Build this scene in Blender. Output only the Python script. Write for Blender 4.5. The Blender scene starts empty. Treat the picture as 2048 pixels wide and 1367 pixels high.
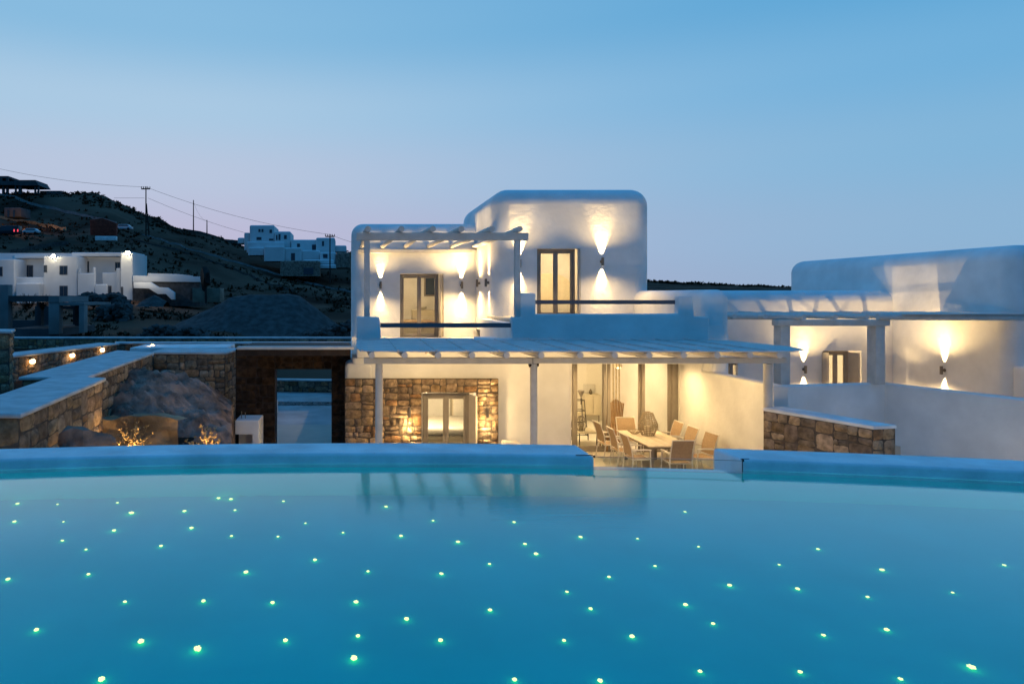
import bpy, bmesh, math, random
from mathutils import Vector, Matrix, noise
random.seed(7)
SC = bpy.context.scene
COL = SC.collection
F, CX, CY = 1365.0, 700.0, 592.0          # focal length in photo pixels, vanishing point of the depth lines
R = math.radians
rnd = random.uniform

def W(px, py, d):                          # photo pixel at distance d -> point
    return Vector(((px-CX)/F*d, d, (CY-py)/F*d))
def G(px, py, z):                          # photo pixel on the level z -> point
    d = -z*F/(py-CY)
    return Vector(((px-CX)/F*d, d, z))
def X(px, d): return (px-CX)/F*d
def Z(py, d): return (CY-py)/F*d

# ------------------------------------------------------------------ materials
def srgb(h):
    h = h.lstrip('#'); c = [int(h[i:i+2], 16)/255 for i in (0, 2, 4)]
    return tuple((v/12.92 if v <= .04045 else ((v+.055)/1.055)**2.4) for v in c)+(1,)
MATS = {}
def mat(name, col, rough=.8, var=.12, vs=3.0, bump=.0, bs=20.0, metal=0, spec=.3, col2=None, attr=False, emit=None, es=0, fine=0.0):
    m = bpy.data.materials.new(name); m.use_nodes = True; MATS[name] = m
    nt = m.node_tree; N = nt.nodes; L = nt.links
    b = N['Principled BSDF']
    b.inputs['Roughness'].default_value = rough; b.inputs['Metallic'].default_value = metal
    b.inputs['Specular IOR Level'].default_value = spec
    tc = N.new('ShaderNodeTexCoord')
    geo = N.new('ShaderNodeNewGeometry')
    pos = geo.outputs['Position']
    n = N.new('ShaderNodeTexNoise'); n.inputs['Scale'].default_value = vs; n.inputs['Detail'].default_value = 6
    L.new(pos, n.inputs['Vector'])
    r = N.new('ShaderNodeValToRGB'); L.new(n.outputs['Fac'], r.inputs['Fac'])
    c1 = tuple(max(0, v*(1-var)) for v in col[:3])+(1,)
    c2 = col2 if col2 else tuple(min(1, v*(1+var)) for v in col[:3])+(1,)
    r.color_ramp.elements[0].position = .35; r.color_ramp.elements[0].color = c1
    r.color_ramp.elements[1].position = .68; r.color_ramp.elements[1].color = c2
    out = r.outputs['Color']
    if attr:
        a = N.new('ShaderNodeAttribute'); a.attribute_name = 'Col'
        mx = N.new('ShaderNodeMix'); mx.data_type = 'RGBA'; mx.blend_type = 'MULTIPLY'; mx.inputs[0].default_value = 1
        L.new(out, mx.inputs[6]); L.new(a.outputs['Color'], mx.inputs[7]); out = mx.outputs[2]
    L.new(out, b.inputs['Base Color'])
    if bump:
        n2 = N.new('ShaderNodeTexNoise'); n2.inputs['Scale'].default_value = bs; n2.inputs['Detail'].default_value = 8
        n2.inputs['Roughness'].default_value = .6
        L.new(pos, n2.inputs['Vector'])
        bp = N.new('ShaderNodeBump'); bp.inputs['Strength'].default_value = bump; bp.inputs['Distance'].default_value = .05
        L.new(n2.outputs['Fac'], bp.inputs['Height']); L.new(bp.outputs['Normal'], b.inputs['Normal'])
    if emit:
        b.inputs['Emission Color'].default_value = emit; b.inputs['Emission Strength'].default_value = es
    return m
M = {}
M['plaster'] = mat('white_plaster', (.79, .78, .76), .9, .09, 1.1, .3, 4.5)
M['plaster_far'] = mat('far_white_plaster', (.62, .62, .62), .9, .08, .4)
M['plaster_in'] = mat('interior_plaster', (.80, .77, .70), .9, .03, 1)
M['coping'] = mat('rendered_coping', (.72, .72, .71), .75, .16, 2.2, .25, 9)
M['cap'] = mat('wall_cap_render', (.50, .49, .48), .85, .16, 3, .35, 7)
M['stone'] = mat('rubble_stone', (.34, .27, .20), .95, .35, 9, 1.0, 26, attr=True, spec=.15)
M['mortar'] = mat('mortar', (.11, .09, .075), 1, .3, 8, .5, 40, spec=.1)
M['darkstone'] = mat('dark_brown_stone', (.045, .030, .022), .95, .4, 7, .8, 30, attr=True, spec=.1)
M['wood'] = mat('whitewashed_wood', (.58, .55, .51), .7, .07, 5, .2, 22)
M['taupe'] = mat('taupe_joinery', (.27, .235, .195), .55, .06, 4)
M['taupe2'] = mat('light_taupe_shutter', (.40, .36, .31), .6, .06, 4)
M['rail'] = mat('grey_metal_rail', (.12, .12, .14), .5, .05, 4, metal=.4)
M['steel'] = mat('brushed_bronze', (.22, .19, .16), .4, .05, 4, metal=.7)
M['black'] = mat('black_rubber', (.01, .01, .012), .5, .1, 4)
M['darkwood'] = mat('dark_wood', (.03, .02, .017), .7, .3, 6, .3, 20)
M['earth'] = mat('brown_scrub_ground', (.050, .036, .028), 1, .6, .25, .8, 2.5, spec=.05, col2=(.085, .066, .052, 1))
M['hill'] = mat('dry_hillside', (.055, .030, .022), 1, .5, .05, .9, .6, spec=.02, col2=(.15, .088, .06, 1))
M['dirt'] = mat('ochre_earth', (.30, .21, .13), 1, .35, 1.3, 1, 7, spec=.05)
M['rock'] = mat('weathered_rock', (.24, .17, .135), .95, .5, 2.6, 1.0, 11, spec=.1)
M['gravel'] = mat('grey_gravel', (.075, .07, .068), 1, .3, 2.0, .9, 9, spec=.05)
M['scrub'] = mat('dark_scrub_leaves', (.06, .04, .026), .9, .5, .3, spec=.05)
M['concrete'] = mat('raw_concrete', (.19, .19, .19), .9, .2, .8, .3, 6)
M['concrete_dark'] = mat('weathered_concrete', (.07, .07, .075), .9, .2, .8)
M['paving'] = mat('patio_paving', (.52, .47, .39), .6, .08, 1.5, .15, 8)
M['path'] = mat('pale_path', (.50, .49, .48), .8, .16, 1.3, .3, 5)
M['fabric'] = mat('tan_mesh_fabric', (.38, .27, .17), .8, .08, 20, .2, 80)
M['whitemetal'] = mat('white_painted_metal', (.72, .68, .62), .45, .03, 4)
M['tabletop'] = mat('pale_wood_table', (.62, .54, .42), .5, .10, 7, .1, 20)
M['wicker'] = mat('grey_wicker', (.34, .27, .18), .8, .2, 30)
M['teak'] = mat('teak_slats', (.30, .17, .07), .55, .25, 12)
M['cream'] = mat('cream_lacquer', (.60, .54, .42), .5, .05, 5)
M['whitefurn'] = mat('white_furniture', (.62, .60, .56), .6, .05, 5)
M['greycup'] = mat('grey_painted_panels', (.36, .33, .29), .6, .05, 5)
M['curtain'] = mat('curtain_cloth', (.62, .54, .38), .8, .15, 14)
M['candle'] = mat('candle_wax', (.8, .72, .55), .6, .05, 5)
M['redmesh'] = mat('red_orange_netting', (.22, .035, .02), .9, .35, 2)
M['carwhite'] = mat('white_car_paint', (.5, .5, .52), .35, .03, 4)
M['cardark'] = mat('dark_car_paint', (.02, .02, .03), .35, .03, 4)
M['tyre'] = mat('tyre_rubber', (.01, .01, .01), .9, .1, 4)
M['paneb'] = mat('dark_window_glass', (.02, .035, .06), .12, .1, 4, spec=.5)
M['shutter_far'] = mat('grey_shutter', (.10, .11, .12), .7, .1, 2)
M['pole'] = mat('creosoted_pole', (.02, .016, .014), .8, .2, 4)
M['rust'] = mat('rusty_container', (.12, .05, .035), .8, .3, 1.5)
M['beige'] = mat('beige_shed', (.20, .16, .12), .8, .2, 1.5)
M['twig'] = mat('dry_twigs', (.42, .29, .13), .9, .3, 9)
M['pebble'] = mat('pebbles', (.25, .22, .2), .9, .3, 9)
M['wine'] = mat('glazed_bowl', (.10, .08, .05), .4, .3, 9)
M['basin'] = mat('pool_plaster', (.008, .86, .78), .8, .05, 1.0)
M['bulb'] = mat('warm_bulb', (1, .8, .5), .5, 0, 1, emit=(1, .62, .28, 1), es=14)
M['flood'] = mat('floodlight_glass', (1, .9, .6), .5, 0, 1, emit=(1, .86, .55, 1), es=160)
M['star'] = mat('fibre_optic_tip', (.5, 1, .8), .5, 0, 1, emit=(.95, 1.0, .25, 1), es=1.35)
M['tail'] = mat('tail_lamp_glass', (.5, .02, .03), .5, 0, 1, emit=(1, .08, .12, 1), es=1.2)

def reed():
    m = mat('reed_matting', (.66, .60, .56), .85, .10, 3, 0)
    nt = m.node_tree; N = nt.nodes; L = nt.links; b = N['Principled BSDF']
    geo = N.new('ShaderNodeNewGeometry'); mp = N.new('ShaderNodeMapping'); mp.inputs['Scale'].default_value = (.9, 55, 1)
    L.new(geo.outputs['Position'], mp.inputs['Vector'])
    n = N.new('ShaderNodeTexNoise'); n.inputs['Scale'].default_value = 1; n.inputs['Detail'].default_value = 2
    L.new(mp.outputs['Vector'], n.inputs['Vector'])
    bp = N.new('ShaderNodeBump'); bp.inputs['Strength'].default_value = .8; bp.inputs['Distance'].default_value = .03
    L.new(n.outputs['Fac'], bp.inputs['Height']); L.new(bp.outputs['Normal'], b.inputs['Normal'])
    return m
M['reed'] = reed()

def glass(name, tint=(1, 1, 1), ior=1.45, rough=0.0):
    m = bpy.data.materials.new(name); m.use_nodes = True; nt = m.node_tree; N = nt.nodes; L = nt.links
    N.remove(N['Principled BSDF']); out = N['Material Output']
    t = N.new('ShaderNodeBsdfTransparent'); t.inputs['Color'].default_value = tint+(1,)
    g = N.new('ShaderNodeBsdfGlossy'); g.inputs['Roughness'].default_value = rough
    fr = N.new('ShaderNodeFresnel'); fr.inputs['IOR'].default_value = ior
    mx = N.new('ShaderNodeMixShader'); L.new(fr.outputs[0], mx.inputs[0]); L.new(t.outputs[0], mx.inputs[1]); L.new(g.outputs[0], mx.inputs[2])
    L.new(mx.outputs[0], out.inputs['Surface']); return m
M['glass'] = glass('window_glass', (.93, .94, .92))
M['poolglass'] = glass('pool_glass', (.86, .94, .95), 1.5)

def water():
    m = bpy.data.materials.new('pool_water'); m.use_nodes = True; nt = m.node_tree; N = nt.nodes; L = nt.links
    N.remove(N['Principled BSDF']); out = N['Material Output']
    t = N.new('ShaderNodeBsdfRefraction'); t.inputs['Color'].default_value = (.97, .99, 1, 1); t.inputs['IOR'].default_value = 1.33; t.inputs['Roughness'].default_value = .0
    g = N.new('ShaderNodeBsdfGlossy'); g.inputs['Roughness'].default_value = .045
    lw = N.new('ShaderNodeLayerWeight'); lw.inputs['Blend'].default_value = .5
    pw = N.new('ShaderNodeMath'); pw.operation = 'POWER'; pw.inputs[1].default_value = 7.0; L.new(lw.outputs['Facing'], pw.inputs[0])
    fr = N.new('ShaderNodeMath'); fr.operation = 'MULTIPLY'; fr.inputs[1].default_value = 3.3; fr.use_clamp = True; L.new(pw.outputs[0], fr.inputs[0])
    geo = N.new('ShaderNodeNewGeometry'); mp = N.new('ShaderNodeMapping'); mp.inputs['Scale'].default_value = (1.4, 34, 1)
    L.new(geo.outputs['Position'], mp.inputs['Vector'])
    n = N.new('ShaderNodeTexNoise'); n.inputs['Scale'].default_value = 1.4; n.inputs['Detail'].default_value = 3
    L.new(mp.outputs['Vector'], n.inputs['Vector'])
    bp = N.new('ShaderNodeBump'); bp.inputs['Strength'].default_value = .06; bp.inputs['Distance'].default_value = .007
    L.new(n.outputs['Fac'], bp.inputs['Height']); L.new(bp.outputs['Normal'], g.inputs['Normal'])
    mx = N.new('ShaderNodeMixShader'); L.new(fr.outputs[0], mx.inputs[0]); L.new(t.outputs[0], mx.inputs[1]); L.new(g.outputs[0], mx.inputs[2])
    L.new(mx.outputs[0], out.inputs['Surface']); return m
M['water'] = water()

# ------------------------------------------------------------------ mesh builder
WL = {}
class MB:
    def __init__(s): s.bm = bmesh.new(); s.cl = s.bm.loops.layers.float_color.new('Col'); s.col = (1, 1, 1, 1)
    def _merge(s, b):
        me = bpy.data.meshes.new('t'); b.to_mesh(me); b.free(); s.bm.from_mesh(me); bpy.data.meshes.remove(me); return s
    def face(s, pts):
        vs = [s.bm.verts.new(p) for p in pts]
        try: f = s.bm.faces.new(vs)
        except ValueError: return None
        for l in f.loops: l[s.cl] = s.col
        return f
    def box(s, x0, x1, y0, y1, z0, z1, r=0, seg=2, which='all', rot=None, piv=None):
        b = bmesh.new(); bmesh.ops.create_cube(b, size=1)
        for v in b.verts: v.co = Vector(((x0+x1)/2+v.co.x*(x1-x0), (y0+y1)/2+v.co.y*(y1-y0), (z0+z1)/2+v.co.z*(z1-z0)))
        if r:
            es = []
            for e in b.edges:
                d = e.verts[0].co-e.verts[1].co; vert = abs(d.z) > 1e-5
                top = min(v.co.z for v in e.verts) > z1-1e-5
                if which == 'all' or (which == 'topvert' and (vert or top)) or (which == 'vert' and vert) or (which == 'top' and top): es.append(e)
            bmesh.ops.bevel(b, geom=es, offset=r, segments=seg, profile=.5, affect='EDGES', clamp_overlap=True)
        if rot is not None:
            c = Vector(piv) if piv else Vector(((x0+x1)/2, (y0+y1)/2, (z0+z1)/2))
            for v in b.verts: v.co = rot @ (v.co-c) + c
        return s._merge(b)
    def prism(s, poly, z0, z1, r=0, seg=3, bot=False):      # poly: (x, y) list
        b = bmesh.new(); lo = [b.verts.new((p[0], p[1], z0)) for p in poly]; hi = [b.verts.new((p[0], p[1], z1)) for p in poly]
        n = len(poly); b.faces.new(hi); b.faces.new(lo[::-1])
        for i in range(n): b.faces.new((lo[i], lo[(i+1) % n], hi[(i+1) % n], hi[i]))
        bmesh.ops.recalc_face_normals(b, faces=b.faces)
        if r:
            es = [e for e in b.edges if (bot or min(v.co.z for v in e.verts) > z1-1e-5)]
            bmesh.ops.bevel(b, geom=es, offset=r, segments=seg, profile=.5, affect='EDGES', clamp_overlap=True)
        return s._merge(b)
    def slab(s, poly, y0, y1, r=0, seg=3):                  # poly: (x, z) outline, extruded in y
        b = bmesh.new(); lo = [b.verts.new((p[0], y0, p[1])) for p in poly]; hi = [b.verts.new((p[0], y1, p[1])) for p in poly]
        n = len(poly); b.faces.new(hi); b.faces.new(lo[::-1])
        for i in range(n): b.faces.new((lo[i], lo[(i+1) % n], hi[(i+1) % n], hi[i]))
        bmesh.ops.recalc_face_normals(b, faces=b.faces)
        if r: bmesh.ops.bevel(b, geom=list(b.edges), offset=r, segments=seg, profile=.5, affect='EDGES', clamp_overlap=True)
        return s._merge(b)
    def tube(s, pts, rad, n=8, closed=False, cap=True):
        pts = [Vector(p) for p in pts]; rs = rad if isinstance(rad, (list, tuple)) else [rad]*len(pts)
        rings = []; m = len(pts)
        for i, p in enumerate(pts):
            if closed: t = pts[(i+1) % m]-pts[i-1]
            else: t = pts[min(i+1, m-1)]-pts[max(i-1, 0)]
            t.normalize(); a = t.cross(Vector((0, 0, 1)) if abs(t.z) < .95 else Vector((1, 0, 0))); a.normalize(); c = t.cross(a)
            rings.append([s.bm.verts.new(p+(a*math.cos(k*2*math.pi/n)+c*math.sin(k*2*math.pi/n))*rs[i]) for k in range(n)])
        fs = []
        for i in range(m if closed else m-1):
            A, B = rings[i], rings[(i+1) % m]
            for k in range(n): fs.append(s.bm.faces.new((A[k], A[(k+1) % n], B[(k+1) % n], B[k])))
        if cap and not closed: fs.append(s.bm.faces.new(rings[0][::-1])); fs.append(s.bm.faces.new(rings[-1]))
        for f in fs:
            for l in f.loops: l[s.cl] = s.col
        return s
    def bar(s, p0, p1, w, h):                               # rectangular bar between two points (w across, h up)
        p0, p1 = Vector(p0), Vector(p1); t = (p1-p0).normalized()
        a = t.cross(Vector((0, 0, 1)) if abs(t.z) < .95 else Vector((0, 1, 0))).normalized(); c = a.cross(t).normalized()
        q = [[p+a*i*w/2+c*j*h/2 for i, j in ((-1, -1), (1, -1), (1, 1), (-1, 1))] for p in (p0, p1)]
        s.face(q[0][::-1]); s.face(q[1])
        for k in range(4): s.face([q[0][k], q[0][(k+1) % 4], q[1][(k+1) % 4], q[1][k]])
        return s
    def lathe(s, c, prof, n=16):                            # prof: (radius, z)
        c = Vector(c); rings = [[s.bm.verts.new(c+Vector((r*math.cos(k*2*math.pi/n), r*math.sin(k*2*math.pi/n), z))) for k in range(n)] for r, z in prof]
        for A, B in zip(rings, rings[1:]):
            for k in range(n): s.bm.faces.new((A[k], A[(k+1) % n], B[(k+1) % n], B[k]))
        s.bm.faces.new(rings[0][::-1]); s.bm.faces.new(rings[-1]); return s
    def blob(s, c, r, sub=1, jit=.25, sq=(1, 1, 1)):
        b = bmesh.new(); bmesh.ops.create_icosphere(b, subdivisions=sub, radius=1)
        sd = Vector((rnd(0, 50), rnd(0, 50), rnd(0, 50)))
        for v in b.verts:
            k = 1+jit*noise.noise(v.co*1.5+sd)*2
            v.co = Vector((v.co.x*sq[0], v.co.y*sq[1], v.co.z*sq[2]))*r*k+Vector(c)
        cc = s.col; l0 = b.loops.layers.float_color.new('Col')
        for f in b.faces:
            for l in f.loops: l[l0] = cc
        return s._merge(b)
    def stones(s, O, U, w, V, h, N, size=.26, dep=.05, pal=None):   # rubble stones on a rectangle
        O, U, V, N = Vector(O), Vector(U).normalized(), Vector(V).normalized(), Vector(N).normalized()
        pal = pal or [(1, .95, .86), (.78, .72, .66), (1.15, 1.0, .8), (.62, .56, .52), (.9, .78, .62), (1.2, 1.1, 1.0), (.7, .68, .68), (.95, .7, .5)]
        def rec(a, b, c, d, dep_):
            ww, hh = b-a, d-c
            tw = size*rnd(.75, 1.9); th = size*rnd(.5, 1.15)
            if ww > tw*1.35 or hh > th*1.5:
                if ww/tw > hh/th:
                    m = a+ww*rnd(.32, .68); rec(a, m, c, d, dep_+1); rec(m, b, c, d, dep_+1)
                else:
                    m = c+hh*rnd(.32, .68); rec(a, b, c, m, dep_+1); rec(a, b, m, d, dep_+1)
                return
            g = .008; j = size*.15
            P = [(a+g, c+g), (b-g, c+g), (b-g, d-g), (a+g, d-g)]
            P = [(min(max(x+rnd(-j, j)*.5, 0), w), min(max(y+rnd(-j, j)*.5, 0), h)) for x, y in P]
            base = random.choice(pal); q = rnd(.75, 1.2); s.col = (base[0]*q, base[1]*q, base[2]*q, 1)
            n = 4; gr = []; dd = dep*rnd(.5, 1.25); tx, ty = rnd(-.25, .25), rnd(-.25, .25)
            for jx in range(n+1):
                row = []
                for ix in range(n+1):
                    u, v = ix/n, jx/n
                    # pull the corners in so that the outline is rounded
                    cu = (u-.5)*2; cv = (v-.5)*2; k = 1-.09*(cu*cv)**4
                    uu, vv = .5+cu*k/2, .5+cv*k/2
                    x = (P[0][0]*(1-uu)+P[1][0]*uu)*(1-vv)+(P[3][0]*(1-uu)+P[2][0]*uu)*vv
                    y = (P[0][1]*(1-uu)+P[1][1]*uu)*(1-vv)+(P[3][1]*(1-uu)+P[2][1]*uu)*vv
                    edge = min(u, v, 1-u, 1-v) == 0
                    z = rnd(-.004, .008) if edge else dd*(1+tx*cu+ty*cv)*(.75 if (ix in (1, n-1)) and (jx in (1, n-1)) else 1)+rnd(-.012, .012)
                    row.append(s.bm.verts.new(O+U*x+V*y+N*z))
                gr.append(row)
            for jx in range(n):
                for ix in range(n):
                    f = s.bm.faces.new((gr[jx][ix], gr[jx][ix+1], gr[jx+1][ix+1], gr[jx+1][ix]))
                    for l in f.loops: l[s.cl] = s.col
        rec(0, w, 0, h, 0); s.col = (1, 1, 1, 1); return s
    def build(s, name, m, parent=None, smooth=True, ang=35, cuts=None, wn=False, subcol=None):
        me = bpy.data.meshes.new(name)
        s.bm.to_mesh(me); s.bm.free()
        if cuts:
            a = bpy.data.objects.new('t', me); COL.objects.link(a); tmp = []
            for c in cuts:
                cb = bmesh.new(); bmesh.ops.create_cube(cb, size=1)
                for v in cb.verts: v.co = Vector(((c[0]+c[1])/2+v.co.x*(c[1]-c[0]), (c[2]+c[3])/2+v.co.y*(c[3]-c[2]), (c[4]+c[5])/2+v.co.z*(c[5]-c[4])))
                cm = bpy.data.meshes.new('c'); cb.to_mesh(cm); cb.free(); co = bpy.data.objects.new('c', cm); COL.objects.link(co); tmp.append(co)
                md = a.modifiers.new('b', 'BOOLEAN'); md.operation = 'DIFFERENCE'; md.object = co; md.solver = 'EXACT'
            bpy.context.view_layer.update()
            dg = bpy.context.evaluated_depsgraph_get(); me2 = bpy.data.meshes.new_from_object(a.evaluated_get(dg))
            me2.name = name
            for t in tmp+[a]: bpy.data.objects.remove(t)
            me = me2
        loc = WL.get(parent.name, Vector((0, 0, 0))) if parent else Vector((0, 0, 0))
        org = Vector((0, 0, 0))
        if parent is None and len(me.vertices):
            xs = [v.co for v in me.vertices]
            org = Vector((sum(v.x for v in xs)/len(xs), sum(v.y for v in xs)/len(xs), min(v.z for v in xs)))
        sh = loc if parent else org
        if sh.length > 0: me.transform(Matrix.Translation(-sh))
        me.materials.clear(); me.materials.append(m)
        if smooth: me.shade_smooth(); me.set_sharp_from_angle(angle=R(ang))
        else: me.shade_flat()
        o = bpy.data.objects.new(name, me); COL.objects.link(o)
        if parent: o.parent = parent
        else: o.location = org
        WL[o.name] = sh.copy()
        if wn: w = o.modifiers.new('wn', 'WEIGHTED_NORMAL'); w.keep_sharp = True
        return o

def thing(name, label, cat, loc=(0, 0, 0), group=None):
    o = bpy.data.objects.new(name, None); COL.objects.link(o); o.location = loc; o.empty_display_size = .2
    WL[o.name] = Vector(loc); o['label'] = label; o['category'] = cat
    if group: o['group'] = group
    return o
def tag(o, label, cat, group=None, kind=None):
    o['label'] = label; o['category'] = cat
    if group: o['group'] = group
    if kind: o['kind'] = kind
    return o
def struct(o): o['kind'] = 'structure'; return o
def copy_tree(o, parent=None):
    c = o.copy(); COL.objects.link(c)
    if parent: c.parent = parent
    for ch in list(o.children): copy_tree(ch, c)
    return c
def place(proto, first, loc, rz=0, label=None, group=None, scale=None):
    o = proto if first else copy_tree(proto)
    o.location = loc; o.rotation_euler = (0, 0, rz)
    if label: o['label'] = label
    if group: o['group'] = group
    if scale: o.scale = (scale,)*3
    return o
WARM = (1.0, .68, .30)
def light(kind, name, loc, energy, col=WARM, rad=.03, **k):
    l = bpy.data.lights.new(name, kind); l.energy = energy; l.color = col
    if kind in ('POINT', 'SPOT'): l.shadow_soft_size = rad
    if kind == 'SPOT': l.spot_size = R(k.get('size', 45)); l.spot_blend = k.get('blend', .3)
    if kind == 'AREA': l.shape = 'RECTANGLE'; l.size = k.get('sx', 1); l.size_y = k.get('sy', 1)
    o = bpy.data.objects.new(name, l); COL.objects.link(o); o.location = loc
    if 'dir' in k: o.rotation_euler = Vector(k['dir']).to_track_quat('-Z', 'Y').to_euler()
    if k.get('parent'): o.parent = k['parent']
    return o
# ------------------------------------------------------------------ sky, camera
wd = bpy.data.worlds.new('World'); SC.world = wd; wd.use_nodes = True
nt = wd.node_tree; N = nt.nodes; L = nt.links
bg = N['Background']
tc = N.new('ShaderNodeTexCoord'); nm = N.new('ShaderNodeVectorMath'); nm.operation = 'NORMALIZE'
L.new(tc.outputs['Generated'], nm.inputs[0])
sp = N.new('ShaderNodeSeparateXYZ'); L.new(nm.outputs[0], sp.inputs[0])
def ramp(stops):
    r = N.new('ShaderNodeValToRGB'); L.new(sp.outputs['Z'], r.inputs['Fac']); cr = r.color_ramp; cr.interpolation = 'EASE'
    while len(cr.elements) < len(stops): cr.elements.new(.5)
    for e, (p, c) in zip(cr.elements, stops): e.position = p; e.color = srgb(c)
    return r
ra = ramp([(0, '#BEB2CD'), (.08, '#BEBBD6'), (.17, '#B9C6DE'), (.26, '#AAC9E3'), (.36, '#88BBDF'), (.6, '#3F97D6'), (1, '#3A92E0')])
rb = ramp([(0, '#8EAFCF'), (.08, '#8BB4D5'), (.17, '#7FB4D9'), (.26, '#6DAEDA'), (.36, '#56A3D5'), (.6, '#3F97D6'), (1, '#3A92E0')])
rc = ramp([(0, '#2A6084'), (.2, '#286892'), (.5, '#3383C4'), (1, '#3A92E0')])
mr = N.new('ShaderNodeMapRange'); mr.inputs[1].default_value = -.3; mr.inputs[2].default_value = .82; L.new(sp.outputs['X'], mr.inputs[0]); mr.interpolation_type = 'SMOOTHSTEP'
m1 = N.new('ShaderNodeMix'); m1.data_type = 'RGBA'; L.new(mr.outputs[0], m1.inputs[0]); L.new(ra.outputs[0], m1.inputs[6]); L.new(rb.outputs[0], m1.inputs[7])
mr2 = N.new('ShaderNodeMapRange'); mr2.inputs[1].default_value = .35; mr2.inputs[2].default_value = -.3; L.new(sp.outputs['Y'], mr2.inputs[0]); mr2.interpolation_type = 'SMOOTHSTEP'
m2 = N.new('ShaderNodeMix'); m2.data_type = 'RGBA'; L.new(mr2.outputs[0], m2.inputs[0]); L.new(m1.outputs[2], m2.inputs[6]); L.new(rc.outputs[0], m2.inputs[7])
L.new(m2.outputs[2], bg.inputs['Color']); bg.inputs['Strength'].default_value = 1.0
cam = bpy.data.cameras.new('camera'); co = bpy.data.objects.new('camera', cam); COL.objects.link(co)
co.rotation_euler = (R(90), 0, 0); cam.lens = 24; cam.sensor_width = 36; cam.sensor_fit = 'HORIZONTAL'
cam.shift_x = (1024-CX)/2048; cam.shift_y = (CY-683.5)/2048; cam.clip_end = 5000; cam.clip_start = .05
SC.camera = co
SC.view_settings.view_transform = 'Standard'; SC.view_settings.look = 'None'; SC.view_settings.gamma = 1; SC.view_settings.exposure = 0
SC.cycles.use_denoising = True; SC.cycles.max_bounces = 10; SC.cycles.diffuse_bounces = 4; SC.cycles.transmission_bounces = 6; SC.cycles.transparent_max_bounces = 12
SC.cycles.sample_clamp_indirect = 4
ZG = -4.4                                   # patio level, camera at z = 0

# ------------------------------------------------------------------ terrain (fan of columns in photo x, rows in distance)
ROWS = {
 8:  [(-2500, 1250), (440, 1250), (480, 1380), (3800, 1380)],
 21: [(-2500, 741), (440, 741), (474, 882), (3800, 882)],
 26: [(-2500, 713), (455, 713), (500, 828), (3800, 828)],
 30.9: [(-2500, 693), (460, 693), (520, 790), (3800, 790)],
 36: [(-2500, 680), (450, 680), (520, 728), (700, 732), (760, 765), (3800, 765)],
 50: [(-2500, 655), (700, 655), (800, 700), (3800, 715)],
 70: [(-2500, 620), (0, 620), (265, 618), (450, 640), (700, 650), (900, 680), (3800, 690)],
 84: [(-2500, 598), (0, 599), (265, 601), (450, 625), (700, 634), (900, 660), (3800, 675)],
 100: [(-2500, 540), (0, 562), (265, 575), (450, 598), (700, 612), (900, 640), (3800, 665)],
 125: [(-2500, 450), (0, 500), (150, 512), (265, 524), (450, 565), (700, 598), (900, 620), (3800, 650)],
 150: [(-2500, 400), (0, 462), (130, 470), (265, 482), (450, 525), (550, 556), (700, 582), (900, 605), (3800, 630)],
 175: [(-2500, 360), (0, 430), (130, 445), (230, 450), (265, 463), (400, 492), (480, 518), (560, 532), (640, 548), (700, 562), (900, 590), (1300, 600), (3800, 610)],
 205: [(-2500, 330), (0, 383), (80, 386), (160, 383), (185, 381), (215, 394), (250, 414), (290, 431), (320, 438), (345, 456), (400, 468), (480, 492), (560, 512), (700, 504), (760, 525), (1000, 566), (1300, 578), (1580, 582), (3800, 590)],
 260: [(-2500, 345), (0, 410), (300, 455), (500, 510), (760, 540), (1000, 562), (1300, 575), (3800, 588)],
 330: [(-2500, 400), (0, 450), (760, 550), (1240, 563), (1300, 564), (1390, 569), (1440, 572), (1500, 575), (1600, 577), (3800, 583)],
 450: [(-2500, 500), (760, 580), (3800, 596)],
 3000: [(-2500, 594), (3800, 594)]}
RD = sorted(ROWS)
def _row(d, px):
    t = ROWS[d]
    if px <= t[0][0]: py = t[0][1]
    elif px >= t[-1][0]: py = t[-1][1]
    else:
        for (a, ya), (b, yb) in zip(t, t[1:]):
            if a <= px <= b: py = ya+(yb-ya)*(px-a)/(b-a); break
    return (CY-py)/F*d
def tz(px, d):
    if d <= RD[0]: return _row(RD[0], px)
    for a, b in zip(RD, RD[1:]):
        if a <= d <= b:
            t = (d-a)/(b-a); return _row(a, px)*(1-t)+_row(b, px)*t
    return _row(RD[-1], px)
def rough(px, d):
    p = Vector((X(px, d), d, 0)); k = min(1, max(0, (d-50)/60))
    return k*(noise.noise(p*.06)*.9+noise.noise(p*.25)*.45+noise.noise(p*.9)*.18)
def th(px, d): return tz(px, d)+rough(px, d)
def hit(px, py, d0=50, d1=330):            # where the sight line through a hillside feature meets the hill
    d = d0
    while d < d1:
        if Z(py, d) <= th(px, d): return d
        d += .5
    return d1
bm = bmesh.new(); cols = list(range(-2500, -200, 60))+[-200+i*6 for i in range(155)]+list(range(730, 1250, 26))+list(range(1250, 1620, 6))+list(range(1620, 3800, 60))
rows = [8, 12, 16, 19, 21, 23, 25, 26, 28, 30.9, 33, 36, 39, 42]+[46+i*1.6 for i in range(108)]+[220, 230, 245, 260, 275, 290, 305, 318, 330, 345, 370, 400, 450, 700, 1200, 2000, 3000]
vg = [[bm.verts.new((X(c, d), d, th(c, d))) for c in cols] for d in rows]
for i in range(len(rows)-1):
    for j in range(len(cols)-1): bm.faces.new((vg[i][j], vg[i][j+1], vg[i+1][j+1], vg[i+1][j]))
b = MB(); b._merge(bm); struct(b.build('terrain', M['hill'], smooth=True, ang=180))
b = MB(); b.face([(-3000, -3000, -4.75), (3000, -3000, -4.75), (3000, 8.2, -4.75), (-3000, 8.2, -4.75)]); struct(b.build('ground', M['earth']))
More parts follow.
